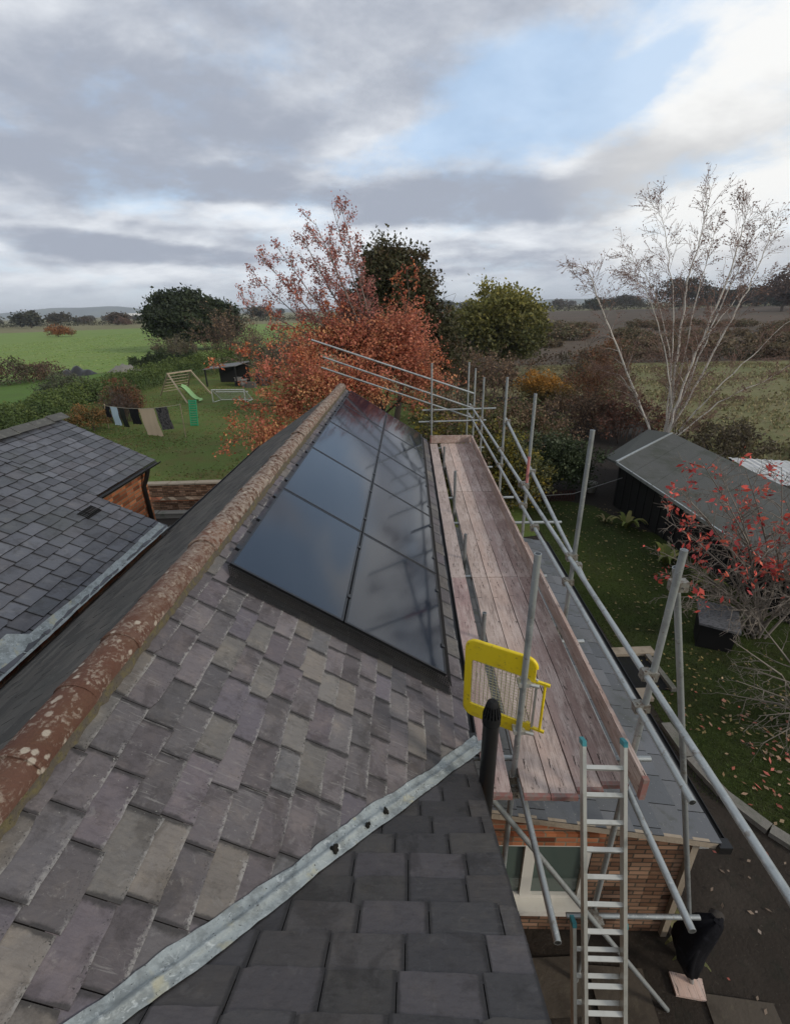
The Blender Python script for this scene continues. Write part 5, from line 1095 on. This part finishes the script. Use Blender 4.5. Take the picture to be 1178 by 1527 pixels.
dense_tree('orange_shrub', 'bright orange topped shrub behind the scaffold rails', (8.3, 31), [E3(8.3, 31, 2.2, 1.7, 1.4, 1.0), E3(8.8, 31, 1.4, 2.0, 1.5, 1.2)], 300, 36, .2, .12, [(.09, .075, .03), (.07, .06, .028)], 81, .06, 'shrub', hi=(1.7, 2.7), hic=[(.30, .14, .022), (.25, .12, .02)])
for i, (x, y, r, h, pal, tw, lab) in enumerate(((9.6, 27.5, 2.4, 2.6, BRN, (.075, .055, .045), 'dark tangled bramble behind the evergreen shrub'), (11.8, 26, 2.4, 2.6, [(.14, .06, .04), (.09, .055, .04)], (.085, .06, .05), 'reddish bramble below the left birch stem'), (15.5, 22.5, 3.0, 1.7, [(.10, .085, .045), (.075, .06, .04)], (.10, .08, .065), 'low scrub along the meadow behind the shed'), (13.5, 36, 4.0, 2.6, [(.13, .075, .045), (.10, .09, .04)], (.11, .08, .065), 'russet scrub at the meadow edge left of the birch'), (19.5, 20.5, 3.0, 1.5, [(.10, .085, .045), (.08, .07, .04)], (.10, .08, .065), 'low scrub behind the white canopy'), (3.5, 36, 3.2, 5.0, BRN + OLV[:1], (.10, .075, .065), 'leafless thicket between oak and hazel trees'), (7.0, 40, 3.4, 3.6, BRN, (.10, .075, .065), 'brown thicket in front of the hazel tree'), (18, 48, 4.5, 2.4, [(.11, .09, .045), (.09, .06, .04)], (.10, .08, .065), 'brown scrub across the middle of the meadow edge'))):
    twiggy('bramble', lab, (x, y), r, h, 30, 90 + i, pal, 3600, .13 if y < 30 else .18, tw, 'bramble', 'brambles along the meadow', (6, 5), .15, .03, .008 if y < 30 else .014)
# leaves thin hedge leaves in the right hand middle distance
for i, (x, y, h, r, lab) in enumerate(((225, 431, 25, 24, 'large dome shaped tree on the right horizon behind the birch'), (300, 470, 17, 20, 'broad dark tree right of the dome shaped tree'), (215, 300, 21, 15, 'reddish brown tree on the right horizon'), (262, 330, 23, 20, 'dark tree at the right edge of the horizon'), (250, 600, 14, 22, 'low dark tree left of the dome shaped tree'))):
    dense_tree('field_tree', lab, (x, y), [E3(x, y, h * .58, r, r, h * .42), E3(x + r * .5, y, h * .45, r * .7, r * .7, h * .36)], 260, 26, 1.6, 1.5, [(.04, .035, .022), (.05, .04, .026), (.035, .035, .02)] if i != 2 else [(.085, .055, .04), (.07, .045, .035)], 110 + i, .8, group='trees on the right horizon')
rng = np.random.default_rng(120); SL = 'low brown scrub clump in the rough field beyond the birch'
sp = [twiggy('field_scrub', SL, (60, 100), 3.2, 1.7, 22, 121, [(.12, .09, .05), (.10, .075, .045)], 1500, .3, (.10, .08, .06), 'scrub', 'scrub clumps in the rough field', (5, 4), .1, .05, .03), twiggy('field_scrub', SL, (80, 110), 3.6, 2.0, 22, 122, [(.085, .08, .04), (.13, .09, .055)], 1900, .3, (.085, .065, .055), 'scrub', 'scrub clumps in the rough field', (5, 4), .1, .05, .03)]
spots = [(24 + i * 5.2 + rng.uniform(-1, 1), 66 + (i % 4) * 2 + rng.uniform(-1.5, 1.5)) for i in range(14)] + [(rng.uniform(14, 130), 70 + 120 * rng.uniform() ** 1.5) for _ in range(48)] + [(30 + i * 12 + rng.uniform(-3, 3), 150 + rng.uniform(-4, 4)) for i in range(14)]
for i, (x, y) in enumerate(spots):
    q = rng.uniform(.7, 1.5)
    if i < 2: sp[i].location = (x, y, 0)
    else: copy_tree(sp[i % 2], (x, y, 0), None, (q * 1.3, q, q * .9), rng.uniform(0, 6.28))
# far trees and copses: copies sharing a few meshes
protos = []
FARL = 'small distant tree in the hedgerows along the horizon'
for k in range(4):
    pal = [[(.045, .04, .026), (.055, .048, .03)], [(.05, .05, .028), (.04, .044, .025)], [(.075, .055, .035), (.06, .046, .032)], [(.035, .04, .026), (.045, .045, .03)]][k]
    protos.append(dense_tree('distant_tree', FARL, (-700 + k * 60, 1000), [E3(-700 + k * 60, 1000, 7, 9 - k, 8, 5.5), E3(-697 + k * 60, 1000, 5.5, 6, 6, 5)], 120, 22, 1.3, 1.6, pal, 130 + k, .5, group='distant trees along the horizon'))
rng = np.random.default_rng(150)
def ray_xy(px, dist): a = math.atan((px - 589) / 760.) - R(2.1); return dist * math.sin(a), dist * math.cos(a)
used = 0
for i in range(95):
    px = rng.uniform(-60, 1260); dist = rng.choice([520, 640, 800, 1000, 1250], p=[.12, .2, .26, .24, .18]) * rng.uniform(.9, 1.1)
    if 330 < px < 660 and rng.random() < .6: continue
    x, y = ray_xy(px, dist); s_ = rng.uniform(.45, 1.15) * (1.0 if px < 600 else 1.25)
    if px < 330: s_ *= .85
    if used < 4: o = protos[used]; o.location = (x, y, 0); o.scale = (s_ * 1.3, s_ * 1.3, s_)
    else: o = copy_tree(protos[i % 4], (x, y, 0), None, (s_ * rng.uniform(.9, 1.6), s_ * 1.2, s_), rng.uniform(0, 6.28))
    used += 1
for i, (x, y, s_, lab, pal) in enumerate(((-137.5, 193, 1, 'orange leaved hedgerow tree standing in the far green field', [(.24, .10, .035), (.19, .085, .03), (.12, .06, .03)]), (-215, 375, 1.5, 'brown hedgerow tree below the distant barn', [(.12, .07, .045), (.09, .055, .04)]), (-178, 395, 1.2, 'dark hedgerow bush right of the distant barn', [(.06, .045, .03)]))):
    dense_tree('hedgerow_tree', lab, (x, y), [E3(x, y, 2.4 * s_, 4.8 * s_, 3.5, 2.0 * s_), E3(x + 3, y, 1.6 * s_, 4 * s_, 3, 1.4 * s_)], 150, 28, .5, .4, pal, 160 + i, .15, group='hedgerow trees in the far fields')

# red leaved shrub on the right, close by
rng = np.random.default_rng(171); th = thing('red_shrub', 'almost bare shrub with clusters of bright red leaves in front of the shed', 'shrub', (7.7, 8.9, 0)); segs, tips = [], []
ends = [(4.95, 8.6, 3.1), (5.3, 8.9, 3.6), (5.75, 9.0, 4.05), (6.2, 9.0, 3.75), (6.7, 9.1, 3.85), (7.3, 9.0, 3.95), (8.2, 9.2, 3.6), (8.6, 8.8, 2.9), (5.0, 8.4, 2.4), (5.5, 8.2, 2.0), (6.0, 8.0, 2.7), (6.7, 7.9, 2.9), (7.4, 7.8, 3.1), (5.3, 8.0, 1.6), (6.1, 7.7, 1.5), (6.9, 7.4, 2.0), (7.7, 7.5, 2.5), (8.4, 8.0, 2.0), (5.8, 9.6, 3.3), (6.6, 9.8, 3.2), (8.6, 9.5, 3.3), (7.2, 8.3, 3.4)]
for e in ends:
    e = np.array(e); s_ = np.array([7.7, 8.9, 0]) + rng.normal(0, .12, 3) * [1, 1, 0]; m_ = s_ * .5 + e * .5 + np.array([.45, .05, .45]) * rng.uniform(.4, 1); pts = [s_, s_ * .6 + m_ * .4 + [.1, 0, .05], m_, m_ * .5 + e * .5 + [0, 0, .06], e]; rr = [.035, .028, .019, .012, .005]
    for i in range(4): segs.append((pts[i], pts[i + 1], rr[i], rr[i + 1]))
    branch_out(segs, tips, pts, rr, 1.9, 2, rng, .1, .15, 5, (20, 8), .7, .42, .3)
seg_mesh(segs, 4, (.19, .165, .14), .004, rng).build('stems', M['twig'], th)
tp = np.array(tips); tp = tp[tp[:, 2] > 1.6]; cen = tp[rng.integers(len(tp), size=130)]; P = np.concatenate([c + rng.normal(size=(rng.integers(3, 12), 3)) * [.075, .075, .09] for c in cen]); P = np.concatenate([P, tp[rng.integers(len(tp), size=170)] + rng.normal(size=(170, 3)) * .03])
mb = MB(); mb.leaves(P, .115, mixpal([(.52, .085, .06), (.42, .06, .05), (.58, .13, .08), (.33, .05, .05)], len(P), rng, .25), rng, asp=.5); mb.build('leaves', M['leaf'], th)
rng = np.random.default_rng(172); th = thing('bare_shrub', 'leafless grey twiggy shrub at the right edge above the yard', 'shrub', (7.2, 6.3, 0)); segs, tips = [], []
for e in ((5.3, 6.1, 1.25), (5.5, 5.7, .9), (5.4, 6.6, 1.7), (5.9, 5.4, 1.2), (5.8, 6.9, 2.1), (6.3, 5.2, 1.5), (6.5, 6.8, 2.3), (6.9, 5.4, 1.9), (7.4, 6.2, 2.4), (5.2, 6.3, .8), (6.1, 5.9, 1.7), (5.6, 6.2, 1.4), (5.5, 5.5, .5), (6.0, 5.1, .5)):
    e = np.array(e); s_ = np.array([7.1, 6.3, 0]) + rng.normal(0, .1, 3) * [1, 1, 0]; m_ = s_ * .5 + e * .5 + np.array([.2, 0, .3]) * rng.uniform(.4, 1); pts = [s_, s_ * .6 + m_ * .4, m_, m_ * .5 + e * .5, e]; rr = [.03, .024, .016, .01, .004]
    for i in range(4): segs.append((pts[i], pts[i + 1], rr[i], rr[i + 1]))
    branch_out(segs, tips, pts, rr, 1.3, 2, rng, .05, .2, 5, (11, 5), .75, .42, .3)
seg_mesh(segs, 4, (.17, .15, .125), .003, rng).build('stems', M['twig'], th)
# ferns and weeds
def fern(x, y, r, seed, lab, pal, name='fern', n=14):
    rng = np.random.default_rng(seed); mb = MB(); P, T = [], []
    for i in range(n):
        a = rng.uniform(0, 6.28); d = np.array([math.cos(a), math.sin(a), 0]); q = np.array([-d[1], d[0], 0]); L = r * rng.uniform(.7, 1.1); tn = np.array(pal[rng.integers(len(pal))]); V = []; prev = None
        for f_ in np.linspace(0, 1, 7):
            p = np.array([x, y, .03]) + d * L * f_ + [0, 0, L * .75 * math.sin(f_ * 2.3)]; wv = .10 * r * (1 - f_ * .85) * (0.4 + 2 * min(f_, .35)); V += [p - q * wv * 1.6, p, p + q * wv * 1.6]
        mb.add(V, [[i_ * 3 + j, i_ * 3 + j + 1, (i_ + 1) * 3 + j + 1, (i_ + 1) * 3 + j] for i_ in range(6) for j in range(2)], tn * rng.uniform(.8, 1.2))
    tag(mb.build(name, M['leaf'], None, (x, y, 0)), lab, 'plant')
FP = [(.13, .14, .035), (.10, .12, .03), (.16, .15, .05)]
fern(7.2, 14.4, .62, 181, 'yellow green fern beside the black shed corner', FP); fern(7.3, 12.0, .6, 182, 'yellow green fern below the shed roof behind the tall scaffold pole', FP); fern(7.7, 10.7, .5, 183, 'small pale fern behind the storage bin', FP); fern(6.7, 14.9, .35, 184, 'small dry fern left of the shed corner fern', [(.17, .14, .07), (.12, .12, .05)])
fern(3.12, 3.15, .28, 185, 'straggly weed at the lean-to corner by the downpipe', [(.09, .085, .03), (.12, .10, .05)], 'weed', 20); fern(3.1, 2.98, .22, 186, 'small weed in front of the lean-to corner', [(.08, .085, .03)], 'weed', 16)
# fallen leaves: nobody could count them
rng = np.random.default_rng(190); P = []; T = []
def scatter(n, x0, x1, y0, y1, s_, pal, z=.03, cx=None):
    X = np.c_[rng.uniform(x0, x1, n), rng.uniform(y0, y1, n), rng.uniform(z, z + .025, n)] if cx is None else np.c_[rng.normal(cx[0], cx[2], n), rng.normal(cx[1], cx[3], n), rng.uniform(z, z + .025, n)]
    a = rng.uniform(0, 6.28, n); d = np.c_[np.cos(a), np.sin(a), rng.normal(0, .2, n)] * (s_ * rng.uniform(.6, 1.3, n) / 2)[:, None]; e = np.c_[-np.sin(a), np.cos(a), rng.normal(0, .3, n)] * (s_ * .28 * rng.uniform(.7, 1.2, n))[:, None]
    mbL.add(np.stack([X - d, X + e, X + d, X - e], 1).reshape(-1, 3), np.arange(4 * n).reshape(n, 4), mixpal(pal, n, rng, .25))
mbL = MB(); PAL = [(.22, .14, .07), (.17, .10, .055), (.28, .20, .12), (.30, .09, .06)]
scatter(620, 4.6, 7.8, 6.0, 16.5, .085, [(.16, .13, .05), (.20, .15, .06), (.12, .10, .05)]); scatter(75, 0, 0, 0, 0, .10, [(.36, .16, .11), (.32, .20, .13), (.27, .20, .13), (.40, .11, .085)], cx=(6.0, 5.6, .4, .55)); scatter(90, 4.9, 7.5, 4.3, 7.5, .08, PAL)
scatter(60, 3.2, 5.5, 1.5, 4.6, .06, [(.20, .15, .11), (.15, .11, .08), (.27, .22, .18), (.28, .08, .06)]); scatter(160, 3.25, 4.3, 6, 12, .07, PAL); scatter(1500, -9, 1, 19, 30, .14, [(.17, .10, .03), (.13, .085, .03), (.2, .13, .04)]); scatter(800, -14, -3, 24, 40, .15, [(.15, .09, .03), (.11, .08, .03)])
tag(mbL.build('fallen_leaves', M['leaf'], None, (5, 8, 0)), 'scattered brown and red fallen leaves over the lawns and the yard', 'leaves', None, 'stuff')
# grass blades on the side lawn
rng = np.random.default_rng(195); N = 60000; X = np.c_[rng.uniform(4.4, 9, N), 4.2 + 13 * rng.uniform(0, 1, N) ** 1.3, np.zeros(N)]; X = X[(X[:, 1] > 9.2 - X[:, 0] * .95) & (X[:, 1] < 22 - X[:, 0])]; N = len(X)
mbG = MB(); d = np.c_[rng.normal(0, .02, N), rng.normal(0, .02, N), rng.uniform(.02, .05, N)]; a = rng.uniform(0, 6.28, N); e = np.c_[np.cos(a), np.sin(a), np.zeros(N)] * .006; z0 = np.array([0, 0, .014])
patch = .5 + .5 * np.sin(X[:, 0] * 1.7 + 1.2 * np.sin(X[:, 1] * .9)); T = (np.array([[.05, .072, .015]]) * patch[:, None] + np.array([[.028, .043, .014]]) * (1 - patch[:, None])) * rng.uniform(.6, 1.3, (N, 1))
mbG.add(np.stack([X - e + z0, X + e + z0, X + d + z0], 1).reshape(-1, 3), np.arange(3 * N).reshape(N, 3), T)
tag(mbG.build('grass', M['leaf'], None, (6, 9, 0)), 'short mossy grass of the side lawn', 'grass', None, 'stuff')

rng = np.random.default_rng(196); mbG = MB()
def tufts(n, x0, x1, y0, y1, h, wd, pal, z, keep=None):
    X = np.c_[rng.uniform(x0, x1, n), rng.uniform(y0, y1, n), np.full(n, z)]
    cl = np.sin(X[:, 0] * .55 + 2 * np.sin(X[:, 1] * .21)) + np.sin(X[:, 1] * .7 + 1.5 * np.sin(X[:, 0] * .3)); X = X[cl + rng.normal(0, .8, n) > 0]
    if keep is not None: X = X[keep(X)]
    k = len(X); d = np.c_[rng.normal(0, h * .4, k), rng.normal(0, h * .4, k), h * rng.uniform(.4, 1.2, k)]; a = rng.uniform(0, 6.28, k); e = np.c_[np.cos(a), np.sin(a), np.zeros(k)] * wd
    mbG.add(np.stack([X - e, X + e, X + d], 1).reshape(-1, 3), np.arange(3 * k).reshape(k, 3), mixpal(pal, k, rng, .3))
tufts(60000, 15, 75, 20, 60, .20, .10, [(.19, .17, .085), (.15, .145, .065), (.24, .20, .11), (.14, .115, .065)], .01, lambda X: X[:, 1] > 14 + X[:, 0] * .1)
tufts(60000, -26, 4, 18, 60, .07, .05, [(.095, .13, .035), (.075, .105, .03), (.12, .12, .045), (.14, .10, .045)], .012)
tufts(30000, -120, -36, 62, 230, .10, .22, [(.165, .225, .066), (.14, .21, .056), (.20, .24, .085)], .005, lambda X: (X[:, 1] > 64 - (X[:, 0] + 44) * .25))
tag(mbG.build('rough_grass', M['leaf'], None, (10, 40, 0)), 'tufts of rough grass over the meadow, back lawn and far field', 'grass', None, 'stuff')
